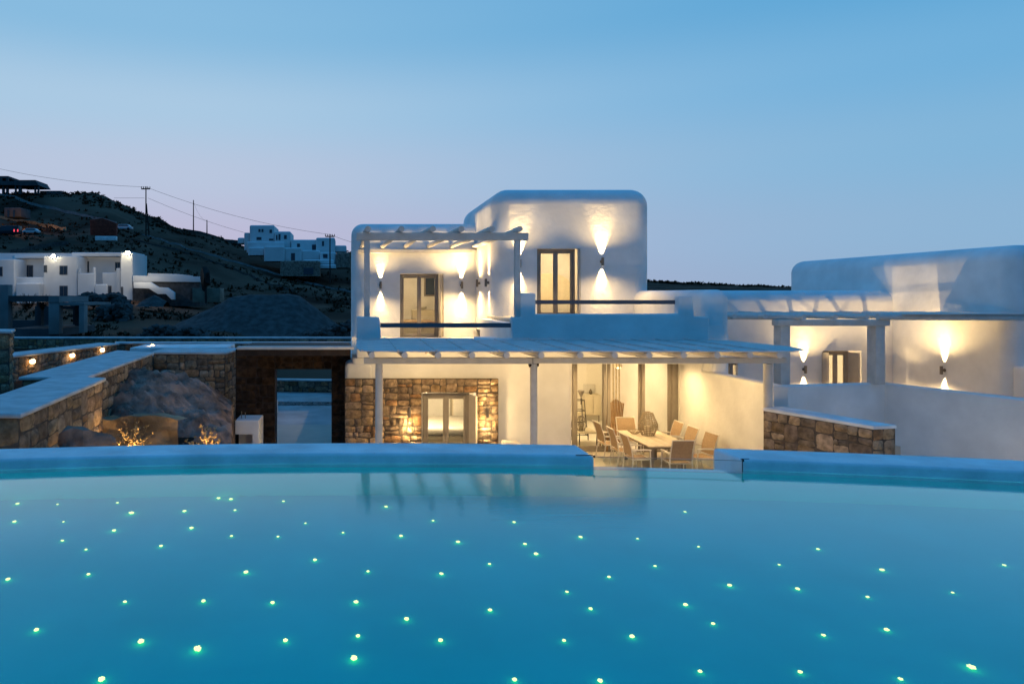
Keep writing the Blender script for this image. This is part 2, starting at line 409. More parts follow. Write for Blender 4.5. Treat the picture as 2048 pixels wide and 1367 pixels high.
b = MB(); b.face([(-4000, -3000, -30), (4000, -3000, -30), (4000, 4500, -30), (-4000, 4500, -30)]); struct(b.build('far_ground', M['hill']))
# patio floor and the path behind the gateway
b = MB(); b.prism([(-3.4, 7.9), (24, 7.9), (24, 23.4), (-3.4, 23.4)], ZG-.2, ZG); struct(b.build('patio_floor', M['paving']))
b = MB(); b.prism([(-4.4, 23.4), (.5, 23.4), (.5, 27.6), (-4.6, 27.6)], ZG-.2, ZG-.01)
b.prism([(-4.6, 28.2), (1.2, 28.2), (1.2, 31.2), (-4.8, 31.2)], ZG-.2, ZG+.05); struct(b.build('path', M['path']))
b = MB()
for i in range(420):
    x, y = rnd(-4.5, .9), rnd(27.55, 28.3); b.blob((x, y, ZG+.0), rnd(.04, .09), 1, .2, (1, 1, .6))
tag(b.build('pebbles', M['pebble']), 'strip of loose pebbles crossing the pale path behind the gateway', 'pebbles', kind='stuff')

# scrub scattered over the hill
b = MB(); cnt = 0
def tuft(b, x, y, z, r):
    for k in range(7):
        a = rnd(0, 6.28); e = rnd(.15, 1.1); l = r*rnd(.6, 1.3)
        p = Vector((x+rnd(-.4, .4)*r, y+rnd(-.4, .4)*r, z)); q = p+Vector((math.cos(a)*math.cos(e)*l, math.sin(a)*math.cos(e)*l, math.sin(e)*l))
        sd = Vector((-math.sin(a), math.cos(a), rnd(-.4, .4)))*r*.38
        b.face([p-sd*.6, p+sd*.6, q+sd*.5, q+Vector((0, 0, r*.2)), q-sd*.7])
for i in range(3000):
    d = rnd(88, 206) if i % 3 else rnd(190, 206); px = rnd(-120, 720)
    z = th(px, d)
    if noise.noise(Vector((X(px, d)*.06, d*.06, 3))) < -.12: continue
    tuft(b, X(px, d), d, z-.1, rnd(.25, .8))
for i in range(900):
    d = rnd(322, 338); px = rnd(1240, 1640); tuft(b, X(px, d), d, th(px, d)-.2, rnd(.6, 1.7))
tag(b.build('scrub', M['scrub'], smooth=False), 'low dark scrub covering the dry hillside', 'scrub', kind='stuff')
b = MB()
for i in range(900):
    px = rnd(-30, 700); d = rnd(38, 78)
    if 240 < px < 640 and 42 < d < 56: continue
    tuft(b, X(px, d), d, th(px, d)-.05, rnd(.12, .4))
tag(b.build('weeds', M['scrub'], smooth=False), 'short dry weeds growing on the building ground behind the walls', 'weeds', kind='stuff')

# ------------------------------------------------------------------ pool
PR = 27.0; PC = Vector((.2, 7.35-PR)); ZW = -1.8; ZT = -1.69; ZF = -2.93
def arc(r, x0, x1, n):
    out = []
    for i in range(n+1):
        x = x0+(x1-x0)*i/n; out.append((x, PC.y+math.sqrt(r*r-(x-PC.x)**2)))
    return out
def ring(b, x0, x1, r0, r1, z0, z1, bev=.0, n=40):
    poly = arc(r0, x0, x1, n)+arc(r1, x0*1.0, x1*1.0, n)[::-1]; b.prism(poly, z0, z1, bev, 4)
pool = thing('swimming_pool', 'raised curved pool with rendered rim filling the foreground', 'swimming pool', (0, 3, ZF))
for (x0, x1, nm_) in ((-13, 2.585, 'rim_left'), (4.06, 13, 'rim_right')):
    b = MB(); ring(b, x0, x1, PR, PR+.54, -1.95, ZT, .035, 60); b.build('coping', M['coping'], pool, wn=True)
b = MB(); ring(b, -13.2, 13.2, PR+.06, PR+.5, -4.7, -1.951, 0, 60)
b.box(-13.5, -13, -6, 1.6, -4.7, ZT); b.box(13, 13.5, -6, 1.6, -4.7, ZT); b.box(-13.5, 13.5, -6.5, -6, -4.7, ZT)
b.build('outer_wall', M['plaster'], pool)
basin = arc(PR+.005, -13, 13, 60)
b = MB(); b.face([(p[0], p[1], ZF) for p in ([(-13, -6), (13, -6)]+basin[::-1])]); b.build('pool_floor', M['basin'], pool)
b = MB(); pts = [(-13, -6)]+basin+[(13, -6), (-13, -6)]
for p, q in zip(pts, pts[1:]): b.face([(p[0], p[1], ZF), (q[0], q[1], ZF), (q[0], q[1], -1.955), (p[0], p[1], -1.955)])
b.build('pool_side', M['basin'], pool)
gp = arc(PR-.02, 2.585, 4.06, 6)
b = MB()
for p_, q_ in zip(gp, gp[1:]): b.face([(p_[0], p_[1], -1.945), (q_[0], q_[1], -1.945), (q_[0], q_[1], -1.698), (p_[0], p_[1], -1.698)])
b.build('glass_panel', M['poolglass'], pool)
b = MB(); b.tube([(p[0], p[1]-.005, -1.697) for p in gp], .0035, 6); b.build('panel_edge', M['taupe2'], pool)
for x, s in ((2.585, -1), (4.06, 1)):
    y = PC.y+math.sqrt(PR*PR-(x-PC.x)**2)
    b = MB(); b.box(x-.009, x+.009, y-.03, y-.005, -1.708, -1.684, .005); b.box(min(x, x+s*.18), max(x, x+s*.09), y+.02, y+.028, -1.692, -1.686)
    if s > 0: b.tube([(x-s*.012, y-.03, -1.7), (x-s*.014, y-.035, -1.83)], .004, 6)
    b.build('clamp', M['black'], pool)
b = MB(); wv = [(-12.99, -5.99), (12.99, -5.99)]+arc(PR-.022, -12.99, 12.99, 80)[::-1]
b.face([(p[0], p[1], ZW) for p in wv]); struct(b.build('water', M['water']))
STARS = [(35,1008),(115,1009),(235,1006),(263,1027),(29,1044),(127,1044),(369,1023),(437,997),(462,999),(470,1021),(567,1003),(383,1057),(228,1062),(125,1082),(172,1100),(322,1093),(463,1073),(556,1074),(611,1047),(686,1066),(772,1014),(866,1042),(802,1073),(916,1085),(1028,1045),(1050,1089),(1072,1109),(1161,1075),(1275,1078),(1397,1094),(979,1129),(883,1149),(736,1144),(630,1121),(492,1146),(177,1150),(16,1160),(250,1205),(407,1204),(545,1207),(712,1206),(813,1240),(980,1222),(1134,1185),(1181,1219),(1218,1155),(1310,1133),(1371,1211),(1459,1172),(1426,1249),(1264,1275),(1128,1283),(881,1283),(716,1274),(708,1320),(571,1283),(395,1301),(282,1286),(73,1262),(203,1362),(1029,1362),(1200,1364),(1400,1345),(1600,1346),(1647,1272),(1773,1261),(1595,1179),(1558,1130),(1636,1099),(1735,1195),(1764,1141),(1905,1186),(2008,1131),(1943,1337),(1801,1360),(1370,1024)]
def refr(px, py):
    p = G(px, py, ZW); i = p.normalized(); n = Vector((0, 0, 1)); c = -n.dot(i); e = 1/1.33
    t = i*e+n*(e*c-math.sqrt(1-e*e*(1-c*c))); return p+t*((ZF-ZW)/t.z)
b = bmesh.new(); bmesh.ops.create_icosphere(b, subdivisions=4, radius=.0125)
for i, v in enumerate(b.verts): v.co *= .95+.9*max(0, noise.noise(v.co.normalized()*3.2))+.25*noise.noise(v.co.normalized()*7)
mb_ = MB(); mb_._merge(b); star = mb_.build('pool_star_light', M['star'], smooth=False)
tag(star, 'tiny greenish white fibre optic light glowing on the pool floor', 'pool light', 'fibre optic star lights in the pool floor')
big = {(492,1146),(282,1286),(203,1362),(708,1320),(712,1206),(395,1301),(73,1262),(980,1222),(1943,1337),(1371,1211),(571,1283),(802,1073),(462,999),(228,1062),(263,1027)}
for i, (px, py) in enumerate(STARS):
    p = refr(px, py)
    if p.y > 7.6: p.y = min(p.y, PC.y+math.sqrt(PR*PR-(p.x-PC.x)**2)-.12)
    o = star if i == 0 else star.copy()
    if i: COL.objects.link(o)
    o.location = (p.x, p.y, ZF+.012); o.rotation_euler = (0, 0, rnd(0, 6)); k = rnd(.6, 1.08)*(1.45 if (px, py) in big else 1)*(1+max(0, (p.y-4))*.05); o.scale = (k, k, k*.8)

# added lamps in the pool side walls, out of view, brightening the water
for i, (xx, yy, e) in enumerate(((-12.9, 2.0, 1500), (12.9, 2.0, 700))):
    q = Vector((xx, yy, -2.4)); t = thing('added_underwater_lamp', 'added unseen underwater fill lamp in the '+('left', 'right')[i]+' end wall of the pool', 'fill lamp', q)
    s_ = 1 if xx < 0 else -1; b = MB(); b.tube([(xx, yy, -2.4), (xx+s_*.05, yy, -2.4)], .14, 20); b.build('rim', M['steel'], t); b = MB(); b.tube([(xx+s_*.051, yy, -2.4), (xx+s_*.06, yy, -2.4)], .11, 20); b.build('lamp_glass', M['bulb'], t)
    light('SPOT', 'underwater_fill', q+Vector((s_*.12, 0, 0)), e, (.1, .80, .95), .12, size=170, blend=.6, dir=(s_, 0, -.05))
# ------------------------------------------------------------------ main villa
YP = 17.5                                   # plane of the terrace parapet
V = thing('villa', 'white two-storey villa with rounded edges and a tall upper room, in the middle', 'villa', (4.6, 22, ZG))
# ground storey: room block on the left, recess with sliding doors on the right
b = MB(); b.box(.04, 5.72, YP+.06, 31, ZG, -1.60, .10, 4, 'vert')
b.box(-.13, .6, YP+.03, 23, ZG, -1.72, .12, 4, 'topvert')
b.build('ground_storey', M['plaster'], V, cuts=[(X(845, YP), X(953, YP), 17.0, 18.2, ZG, Z(785, YP)), (.9, 5.4, 17.9, 22.5, ZG+.02, -1.9)], wn=True)
b = MB(); b.box(.02, 5.0, 17.8, 23, ZG-.02, ZG+.02); b.build('floor', M['paving'], V)
b = MB(); b.box(5.3, 9.9, 19.25, 31, ZG, -1.74); b.build('living_room', M['plaster_in'], V, cuts=[(5.45, 9.28, 19.0, 24.2, ZG+.01, -1.80), (5.75, 9.1, 18.9, 19.6, ZG-.1, -1.80), (9.1, 9.8, 19.9, 24.2, ZG+.01, -1.8)])
# slab over the recess and terrace floors
b = MB(); b.box(4.3, 9.6, YP+.02, 22.6, -1.735, -.75); b.build('terrace_slab', M['plaster'], V)
b = MB(); b.box(.06, 4.9, YP+.2, 25.4, -1.85, -1.5); b.box(4.62, 9.6, YP+.2, 23, -.749, -.65, .02); b.build('terrace_floor', M['paving'], V)
# right wall of the recess with its low continuation
zl = -1.96
b = MB(); b.slab([(9.30, ZG), (9.62, ZG), (9.62, -.9), (9.30, -.9)], 18.052, 19.6, .0)
b.build('recess_wall', M['plaster'], V)
b = MB(); b.box(9.30, 9.62, 15.0, 18.05, ZG, zl, .06, 4, 'top'); b.build('garden_wall', M['plaster'], V, wn=True)
# parapets (outline in the parapet plane)
x = lambda p: X(p, YP); z = lambda p: Z(p, YP)
b = MB(); b.slab([(x(713), z(716)), (x(713), z(633)), (x(759), z(634)), (x(762), z(676)), (x(1023), z(677)), (x(1023), z(634)), (x(1041), z(634)), (x(1041), z(586)), (x(1071), z(586)), (x(1071), z(628)), (x(1356), z(627)), (x(1356), z(592)), (x(1384), z(592)), (x(1388), z(632)), (x(1418), z(634)), (x(1418), z(716))], YP-.02, YP+.24, .035, 3)
b.build('parapet', M['plaster'], V, wn=True)
b = MB(); b.box(x(761), x(1024), YP+.08, YP+.12, z(655), z(646)); b.build('handrail', M['rail'], V)
b = MB(); b.box(x(1071), x(1353), YP+.08, YP+.12, z(608), z(600)); b.build('handrail', M['rail'], V)
b = MB(); b.box(x(970), x(1018), 18.6, 19.1, -1.5, -1.13, .03); b.build('step', M['plaster'], V)
# wing (upper left) and tower (upper right room)
b = MB(); b.box(.05, 4.9, 25.0, 31, -1.7, 2.68, .42, 8, 'topvert')
b.build('upper_wing', M['plaster'], V, cuts=[(X(800, 25), X(887, 25), 24.5, 25.6, -1.5, Z(547, 25)), (.5, 4.5, 25.35, 30, -1.5, 1.3)], wn=True)
b = MB(); b.box(4.62, 9.77, 22.0, 28.3, -1.2, 3.50, .56, 10, 'topvert')
b.build('tower', M['plaster'], V, cuts=[(X(1074, 22), X(1161, 22), 21.5, 22.6, -.65, Z(497, 22)), (5.0, 9.2, 22.35, 27, -.65, 2.0)], wn=True)
# wall closing the terrace on the right
b = MB(); b.box(9.16, 9.85, 17.62, 24.2, -1.0, .17, .26, 8, 'topvert'); b.build('terrace_end_wall', M['plaster'], V, wn=True)
b = MB(); b.box(9.34, 9.85, 17.66, 23.6, ZG, -1.0, .15, 5, 'vert'); b.build('terrace_end_wall', M['plaster'], V, wn=True)
# stone cladding of the lower facade
sx0, sx1, sz1 = -.13, X(996, 17.4), Z(757, 17.4)
dx0, dx1, dz = X(843, 17.4), X(954, 17.4), Z(784, 17.4)
b = MB(); b.box(sx0, dx0, 17.36, 17.50, ZG, sz1); b.box(dx1, sx1, 17.36, 17.50, ZG, sz1); b.box(dx0, dx1, 17.36, 17.50, dz, sz1)
b.build('cladding_core', M['mortar'], V)
b = MB(); n_ = (0, -1, 0)
b.stones((sx0, 17.36, ZG), (1, 0, 0), dx0-sx0, (0, 0, 1), sz1-ZG, n_, .235, .06)
b.stones((dx1, 17.36, ZG), (1, 0, 0), sx1-dx1, (0, 0, 1), sz1-ZG, n_, .20, .06)
b.stones((dx0, 17.36, dz), (1, 0, 0), dx1-dx0, (0, 0, 1), sz1-dz, n_, .22, .04)
b.build('stone_cladding', M['stone'], V, ang=60)

def door(name, parent, x0, x1, y, z0, z1, label=None, mull=.5, fr=.07, leaf='taupe', shut=None, bars=0, sh2=None):
    """glazed double door filling an opening; shut = width of the open shutter on the right"""
    b = MB(); b.box(x0, x0+fr, y-.02, y+.09, z0, z1, .008); b.box(x1-fr, x1, y-.02, y+.09, z0, z1, .008); b.box(x0+fr+.001, x1-fr-.001, y-.017, y+.087, z1-fr, z1, .008)
    fo = b.build(name, M[leaf], parent)
    if label: fo['label'] = label
    xi0, xi1 = x0+fr, x1-fr; xm = xi0+(xi1-xi0)*mull
    for k, (a, c) in enumerate(((xi0, xm), (xm, xi1))):
        s_ = .075; b = MB()
        b.box(a, a+s_, y+.01, y+.06, z0, z1-fr-.003, .006); b.box(c-s_, c, y+.01, y+.06, z0, z1-fr-.003, .006)
        b.box(a+s_+.001, c-s_-.001, y+.013, y+.057, z1-fr-s_, z1-fr-.004, .006); b.box(a+s_+.001, c-s_-.001, y+.013, y+.057, z0, z0+s_*1.6, .006)
        if bars: b.box(a+s_+.002, c-s_-.002, y+.015, y+.055, (z0+z1)/2-.2, (z0+z1)/2-.16)
        b.build('leaf', M[leaf], fo)
        b = MB(); b.box(a+s_, c-s_, y+.033, y+.037, z0+s_, z1-fr-s_); b.build('pane', M['glass'], fo)
    b = MB(); b.box(xm-.05, xm-.03, y-.02, y+.012, (z0+z1)/2-.12, (z0+z1)/2, .005); b.build('handle', M['steel'], fo)
    if shut:
        for (a, c, yy) in shut:
            b = MB(); b.bar((a, yy[0], (z0+z1)/2-.01), (c, yy[1], (z0+z1)/2-.01), .05, z1-z0-.04)
            for q in range(1, 5):
                t = q/5; px_, py_ = a+(c-a)*t, yy[0]+(yy[1]-yy[0])*t
                b.box(px_-.006, px_+.006, py_-.034, py_-.02, z0+.05, z1-.05)
            b.build('shutter', M['taupe2'], fo)
    return fo
door('door', V, X(845, 17.6), X(938, 17.6), 17.56, ZG, Z(786, 17.56), 'glazed door set in the stone wall, shutter folded open on its right', shut=[(X(939, 17.5), X(953, 17.2), (17.50, 17.2))])
door('door', V, X(800, 25), X(878, 25), 25.12, -1.5, Z(548, 25.1), 'glazed door in the left upper wall with an open shutter', mull=.5, shut=[(X(886, 25), X(880, 24.7), (25.1, 24.7))])
door('door', V, X(1075, 22), X(1152, 22), 22.12, -.65, Z(498, 22.1), 'tall glazed door on the upper right terrace with an open shutter', shut=[(X(1161, 22), X(1155, 21.7), (22.1, 21.6))])
# sliding doors
yd = 19.32; zt = -1.79
b = MB()
for p0, p1 in ((1146, 1151.5), (1344, 1351)): b.box(X(p0, yd), X(p1, yd), yd-.03, yd+.12, ZG, zt)
b.box(X(1352, yd), X(1359, yd), yd-.02, yd+.1, ZG, zt); b.box(X(1147, yd), X(1359, yd), yd+.0, yd+.12, ZG, ZG+.05)
sd = b.build('sliding_door', M['taupe'], V)
for k, (p0, p1, yo) in enumerate(((1151.5, 1213, .06), (1209, 1283, .0), (1278, 1344, .06))):
    if k == 1: continue
    a, c = X(p0, yd), X(p1, yd); yy = yd+yo; b = MB()
    w = .10
    b.box(a, a+w*.6 if k == 0 else a+w, yy-.02, yy+.03, ZG+.06, zt-.01, .006); b.box(c-w, c, yy-.02, yy+.03, ZG+.06, zt-.01, .006)
    b.box(a+w, c-w-.001, yy-.017, yy+.027, ZG+.06, ZG+.15)
    b.build('sliding_leaf', M['taupe'], sd)
    b = MB(); b.box(a+w*.6, c-w, yy+.003, yy+.007, ZG+.15, zt-.02); b.build('pane', M['glass'], sd)
b = MB(); b.box(X(1207, yd), X(1211, yd), yd-.05, yd-.02, ZG+.05, zt); b.box(X(1214, yd), X(1220, yd), yd-.03, yd+.02, ZG+.05, zt); b.box(X(1283, yd), X(1289, yd), yd-.03, yd+.02, ZG+.05, zt); b.build('guide_post', M['taupe'], sd)
b = MB()
for q in (0, .06, .12): b.box(X(1148.5, yd), X(1150, yd), yd-.045, yd-.028, -3.55+q, -3.52+q)
b.build('handle', M['steel'], sd)

# ------------------------------------------------------------------ wall lamps
lp = thing('wall_lamp', 'x', 'wall lamp', (0, 0, 0), 'bronze up and down wall lamps')
b = MB(); b.tube([(0, -.105, -.13), (0, -.105, .13)], .042, 14, cap=False); b.tube([(0, -.105, -.128), (0, -.105, .128)], .036, 14, cap=False); b.tube([(0, -.105, -.02), (0, -.105, .02)], .036, 14); b.build('lamp_body', M['steel'], lp)
b = MB(); b.box(-.02, .02, -.07, -.01, -.04, .04, .004); b.tube([(0, -.012, 0), (0, 0, 0)], .055, 14); b.build('bracket', M['steel'], lp)
first = [True]
def wall_lamp(p, rz, label, up=14, down=12, spread=34, fill=8.5, graze=0):
    o = place(lp, first[0], p, rz, label); first[0] = False
    nrm = Matrix.Rotation(rz, 3, 'Z') @ Vector((0, -1, 0)); c = Vector(p)+nrm*.085
    dn = Vector((0, 0, -1)); ux = Vector((0, 0, 1))
    for nm_, v, e in (('lamp_up', ux, up), ('lamp_down', dn, down)):
        if e:
            light('SPOT', nm_, c+v*.12-nrm*.025, e*30, WARM, .012, size=spread+10, blend=.75, dir=v-nrm*.03)
            light('SPOT', nm_, c+v*.12, e*15, WARM, .012, size=spread*.9, blend=1.0, dir=v-nrm*.03)
    if graze:
        light('POINT', 'glow', c-ux*.24+nrm*.07, graze, WARM, .03); light('POINT', 'glow', c-ux*.42+nrm*.10, graze, WARM, .03)
        if up: light('POINT', 'glow', c+ux*.28+nrm*.07, graze, WARM, .03)
    if fill:
        if up: light('SPOT', 'glow_up', c+ux*.05+nrm*.7, fill*20, WARM, .05, size=150, blend=.9, dir=ux+nrm*.12)
        if down: light('SPOT', 'glow_down', c-ux*.05+nrm*.7, fill*20, WARM, .05, size=150, blend=.9, dir=dn+nrm*.12)
    return o
xf = lambda px, xw: xw*F/(px-CX)            # distance at which a depth wall x = xw is seen at photo x
wall_lamp(W(761, 570, 25), 0, 'bronze lamp on the upper terrace wall, left of its glazed door', 12, 10)
wall_lamp(W(923, 570, 25), 0, 'bronze lamp on the upper terrace wall, between its glazed door and the corner', 16, 14)
d = xf(960, 4.62); wall_lamp((4.62, d, Z(566, d)), R(-90), 'bronze lamp on the side of the tall upper room, the one nearer the corner', 10, 8)
d = xf(978, 4.62); wall_lamp((4.62, d, Z(565, d)), R(-90), 'bronze lamp on the side of the tall upper room, the one nearer its front edge', 10, 8)
wall_lamp(W(1203, 523, 22), 0, 'bronze lamp on the tall upper room, right of its glazed door', 22, 14, 40, 8.5)
wall_lamp(W(1038, 527, 22), 0, 'lamp on the tall upper room hidden behind the pergola post', 22, 14, 40, 7)
wall_lamp(W(818, 823, 17.28), 0, 'lamp on the stone wall, left of the ground floor door', 0, 2, 60, 0, 13)
wall_lamp(W(973, 823, 17.28), 0, 'lamp on the stone wall, right of the ground floor door', 2, 2, 50, 0, 13)

# ------------------------------------------------------------------ upper pergola
P = thing('pergola', 'open whitewashed pergola of round rafters over the upper left terrace', 'pergola', (2.3, 21, -1.06))
for p, z0 in ((734, 636), (1036, 636)):
    b = MB(); w = .072; xx = X(p, YP)+(.0 if p < 800 else 0); b.box(xx-w, xx+w, YP+.02, YP+.16, Z(z0, YP), Z(479, YP), .012); b.build('post', M['wood'], P)
b = MB(); b.box(X(713, YP), X(1057, YP), YP, YP+.14, Z(480, YP), Z(465, YP), .012); b.build('beam', M['wood'], P)
for (pa, pb) in ((736, 724), (803, 765), (866, 811), (923, 857), (984, 903), (1040, 948)):
    a = W(pa, 457.5, YP-.25); c = Vector((X(pb, 24.99), 24.99, Z(492, 25)))
    m_ = (a+c)/2+Vector((rnd(-.04, .04), 0, rnd(-.03, .03))); b = MB()
    b.tube([a, a.lerp(m_, .5)+Vector((rnd(-.02, .02), 0, rnd(-.02, .02))), m_, c.lerp(m_, .5)+Vector((rnd(-.02, .02), 0, rnd(-.02, .02))), c], [.075, .08, .075, .083, .08], 10); b.build('rafter', M['wood'], P)
b = MB(); b.box(.3, 4.6, 24.86, 24.99, Z(506, 25), Z(499.5, 25)); b.build('wall_ledger', M['wood'], P)

# ------------------------------------------------------------------ lower pergola with reed roof
P = thing('reed_pergola', 'long pergola with a pale reed roof shading the ground floor patio', 'pergola', (4.5, 15, ZG))
zr = -1.13
poly = [(X(722, 13.87), 13.87), (X(1572, 13.87), 13.80), (X(1612, 14.2), 14.25), (X(1575, 15.2), 15.2), (X(1440, YP), YP-.03), (X(714, YP), YP-.03), (X(712, 15), 15)]
b = MB(); b.prism(poly, zr, zr+.018)
k = .25
while k < 8.7:                                 # laths holding the mats down
    b.bar((k, 13.84, zr+.03), (k+.06+rnd(-.05, .05), YP-.04, zr+.03), .035, .02); k += rnd(.55, .8)
for i in range(150):                           # ragged front edge of the mat
    xx = rnd(.25, 8.8); b.bar((xx, 13.95, zr+.004), (xx+rnd(.1, .5), 13.86-rnd(0, .02), zr+rnd(-.008, .012)), .012, .008)
b.build('reed_mat', M['reed'], P)
for p in (743.6, 809.5, 876.4, 944.4, 1013.6, 1082.7, 1161, 1230, 1299, 1368, 1435, 1500.7, 1560):
    a = W(p, 710.3, 13.78); c = Vector((a.x*1.0+rnd(-.03, .03), YP-.05, zr-.085)); b = MB()
    b.tube([a, a.lerp(c, .3)+Vector((rnd(-.02, .02), 0, rnd(-.012, .004))), a.lerp(c, .65)+Vector((rnd(-.02, .02), 0, rnd(-.012, .004))), c], [.064, .07, .066, .072], 10); b.build('rafter', M['wood'], P)
for p0, p1, dz_ in ((728, 1064, 0), (1065, 1571, .01)):
    b = MB(); b.box(X(p0, 14.3), X(p1, 14.3), 14.25, 14.40, Z(727, 14.3)+dz_, zr-.155, .012); b.build('beam', M['wood'], P)
for p, w, zb in ((758.5, .078, ZG), (1068, .075, ZG), (1537.5, .085, -2.30)):
    b = MB(); q = X(p, 14.3); b.tube([(q, 14.33, zb), (q+rnd(-.01, .01), 14.33, (zb-1.42)/2-.6), (q, 14.33, Z(727, 14.3)-.001)], [w, w*1.02, w], 12); b.build('post', M['wood'], P)
b = MB(); b.tube([(X(1068, 14.3)-.1, 14.33, -1.44), (X(1068, 14.3)+.1, 14.33, -1.425)], .05, 8); b.build('bracket', M['darkwood'], P)

# added patio fill (unseen lamps under the slab and under the reed pergola)
for i, (xx, yy, zz, e) in enumerate(((6.4, 18.4, -1.737, 34), (7.5, 18.4, -1.737, 34), (8.6, 18.4, -1.737, 34))):
    t = thing('added_ceiling_lamp', 'added unseen fill lamp in the ceiling over the sliding doors, '+('nearest the white pier', 'in the middle', 'nearest the side wall')[i], 'ceiling lamp', (xx, yy, zz), 'added fill lamps over the patio')
    b = MB(); b.tube([(xx, yy, zz-.02), (xx, yy, zz)], .07, 16); b.build('rim', M['steel'], t); b = MB(); b.tube([(xx, yy, zz-.026), (xx, yy, zz-.021)], .05, 16); b.build('diffuser', M['bulb'], t)
    light('SPOT', 'patio_fill', (xx, yy, zz-.05), e*3.2, WARM, .05, size=165, blend=.8, dir=(0, 0, -1))
for xx, yy, e in ((1.8, 15.9, 60), (4.4, 15.9, 40), (6.6, 16.0, 36), (8.0, 16.0, 40)):  # added lamps that warm the walls and reeds under the pergola
    t = thing('added_pergola_lamp', 'added unseen fill lamp under the reed pergola '+{1.8: 'before the stone wall', 4.4: 'before the white wall', 6.6: 'over the near end of the table', 8.0: 'beside the low side wall'}[xx], 'pergola lamp', (xx, yy, -1.33), 'added fill lamps under the reed pergola')
    b = MB(); b.lathe((xx, yy, -1.33), [(.02, .1), (.05, .06), (.055, 0), (.03, -.005)], 12); b.build('lamp_shade', M['steel'], t)
    light('POINT', 'pergola_fill', (xx, yy, -1.55), e*1.25, WARM, .16)
# rooms
def room_lamp(p, e, label):
    t = thing('pendant_lamp', label, 'room lamp', p, None); b = MB(); b.lathe(p, [(.05, 0), (.11, .03), (.12, .10), (.05, .16), (.012, .18), (.012, .3)], 14); b.build('lamp_shade', M['candle'], t)
    light('POINT', 'room_light', Vector(p)-Vector((0, 0, .12)), e*1.9, (1, .70, .37), .1)
room_lamp((2.2, 19.6, -2.3), 260, 'lamp hanging in the ground floor room behind the stone wall')
room_lamp((6.6, 22.0, -2.2), 75, 'lamp hanging in the living room near its rear wall')
room_lamp((8.2, 20.9, -2.2), 30, 'lamp hanging in the living room near the white cupboard')
room_lamp((2.2, 27.2, .8), 60, 'lamp hanging in the left upper room')
room_lamp((7.4, 24.6, 1.6), 100, 'lamp hanging in the tall upper room')
# ------------------------------------------------------------------ rooms seen through the doors
t = thing('bed', 'low white bed in the ground floor room seen through the stone wall door', 'bed', (2.6, 20.5, ZG))
b = MB(); b.box(1.6, 3.9, 19.8, 21.8, ZG+.02, ZG+.35, .03); b.build('bed_base', M['cream'], t); b = MB(); b.box(1.55, 3.95, 19.75, 21.8, ZG+.351, ZG+.6, .08, 4); b.build('mattress', M['whitefurn'], t)
t = thing('wardrobe', 'tall pale wardrobe behind the ground floor door', 'wardrobe', (3.6, 22, ZG))
b = MB(); b.box(3.3, 4.2, 22.0, 22.48, ZG+.02, ZG+1.3, .02); b.build('carcass', M['cream'], t); b = MB(); b.box(3.33, 3.74, 21.97, 21.998, ZG+.06, ZG+1.26, .006); b.box(3.76, 4.17, 21.97, 21.998, ZG+.06, ZG+1.26, .006); b.build('wardrobe_door', M['whitefurn'], t)
t = thing('bed', 'brown covered bed in the left upper room seen above the rail', 'bed', (2.6, 27.5, -1.5))
b = MB(); b.box(1.9, 3.3, 26.6, 28.6, -1.49, -1.2, .03); b.build('bed_base', M['cream'], t); b = MB(); b.box(1.85, 3.35, 26.55, 28.6, -1.199, -.98, .06, 4); b.build('cover', M['fabric'], t)
t = thing('bathroom_unit', 'washbasin unit with a framed mirror in the left upper room', 'washbasin', (3.2, 29.3, -1.49))
b = MB(); b.box(2.7, 3.7, 29.3, 29.98, -1.49, -.6, .02); b.build('cabinet', M['cream'], t); b = MB(); b.lathe((3.1, 29.55, -.6), [(.1, 0), (.22, .1), (.23, .14), (.18, .12)], 14); b.build('basin', M['whitefurn'], t)
b = MB(); b.box(3.25, 3.75, 29.9, 29.985, .0, 1.0, .01); m_ = b.build('mirror_frame', M['taupe'], t); b = MB(); b.box(3.31, 3.69, 29.88, 29.9, .06, .94); b.build('mirror', M['paneb'], t)
t = thing('headboard', 'arched pale headboard against the wall of the tall upper room', 'headboard', (7.6, 26.8, -.65))
b = MB(); pts = [(X(1120, 26.8), -.64), (X(1160, 26.8), -.64)]+[(X(1140, 26.8)+1.0*math.cos(a*math.pi/10)*.5, .35+.42*math.sin(a*math.pi/10)) for a in range(11)]
b.slab([(6.9, -.64), (8.7, -.64), (8.7, .4)]+[(7.8+.9*math.cos(a*math.pi/10), .4+.5*math.sin(a*math.pi/10)) for a in range(1, 10)]+[(6.9, .4)], 26.8, 26.98, .02); b.build('panel', M['candle'], t)
b = MB(); b.box(6.9, 8.7, 24.9, 26.79, -.64, -.2, .08, 4); b.build('mattress', M['whitefurn'], t)
# living room
t = thing('sideboard', 'pale sideboard against the rear wall, left in the living room', 'sideboard', (X(1182, 24), 23.95, ZG))
b = MB(); xa, xb = X(1168, 23.9), X(1200, 23.9); b.box(xa, xb, 23.8, 24.18, Z(829, 23.9), Z(788, 23.9), .012); b.build('carcass', M['cream'], t)
b = MB(); xm = (xa+xb)/2
for a, c in ((xa+.02, xm-.006), (xm+.006, xb-.02)): b.box(a, c, 23.775, 23.799, Z(827, 23.9), Z(790, 23.9), .005)
b.build('cupboard_door', M['cream'], t)
for q in (xa+.04, xb-.04):
    b = MB(); b.tube([(q, 23.9, ZG+.01), (q, 23.9, Z(828, 23.9))], .02, 8); b.build('leg', M['taupe'], t)
o = MB().box(X(1168, 24.1), X(1191, 24.1), 24.14, 24.18, Z(787, 24.1), Z(768, 24.1), .004).build('picture', M['whitefurn']); tag(o, 'small white framed picture leaning above the sideboard', 'picture')
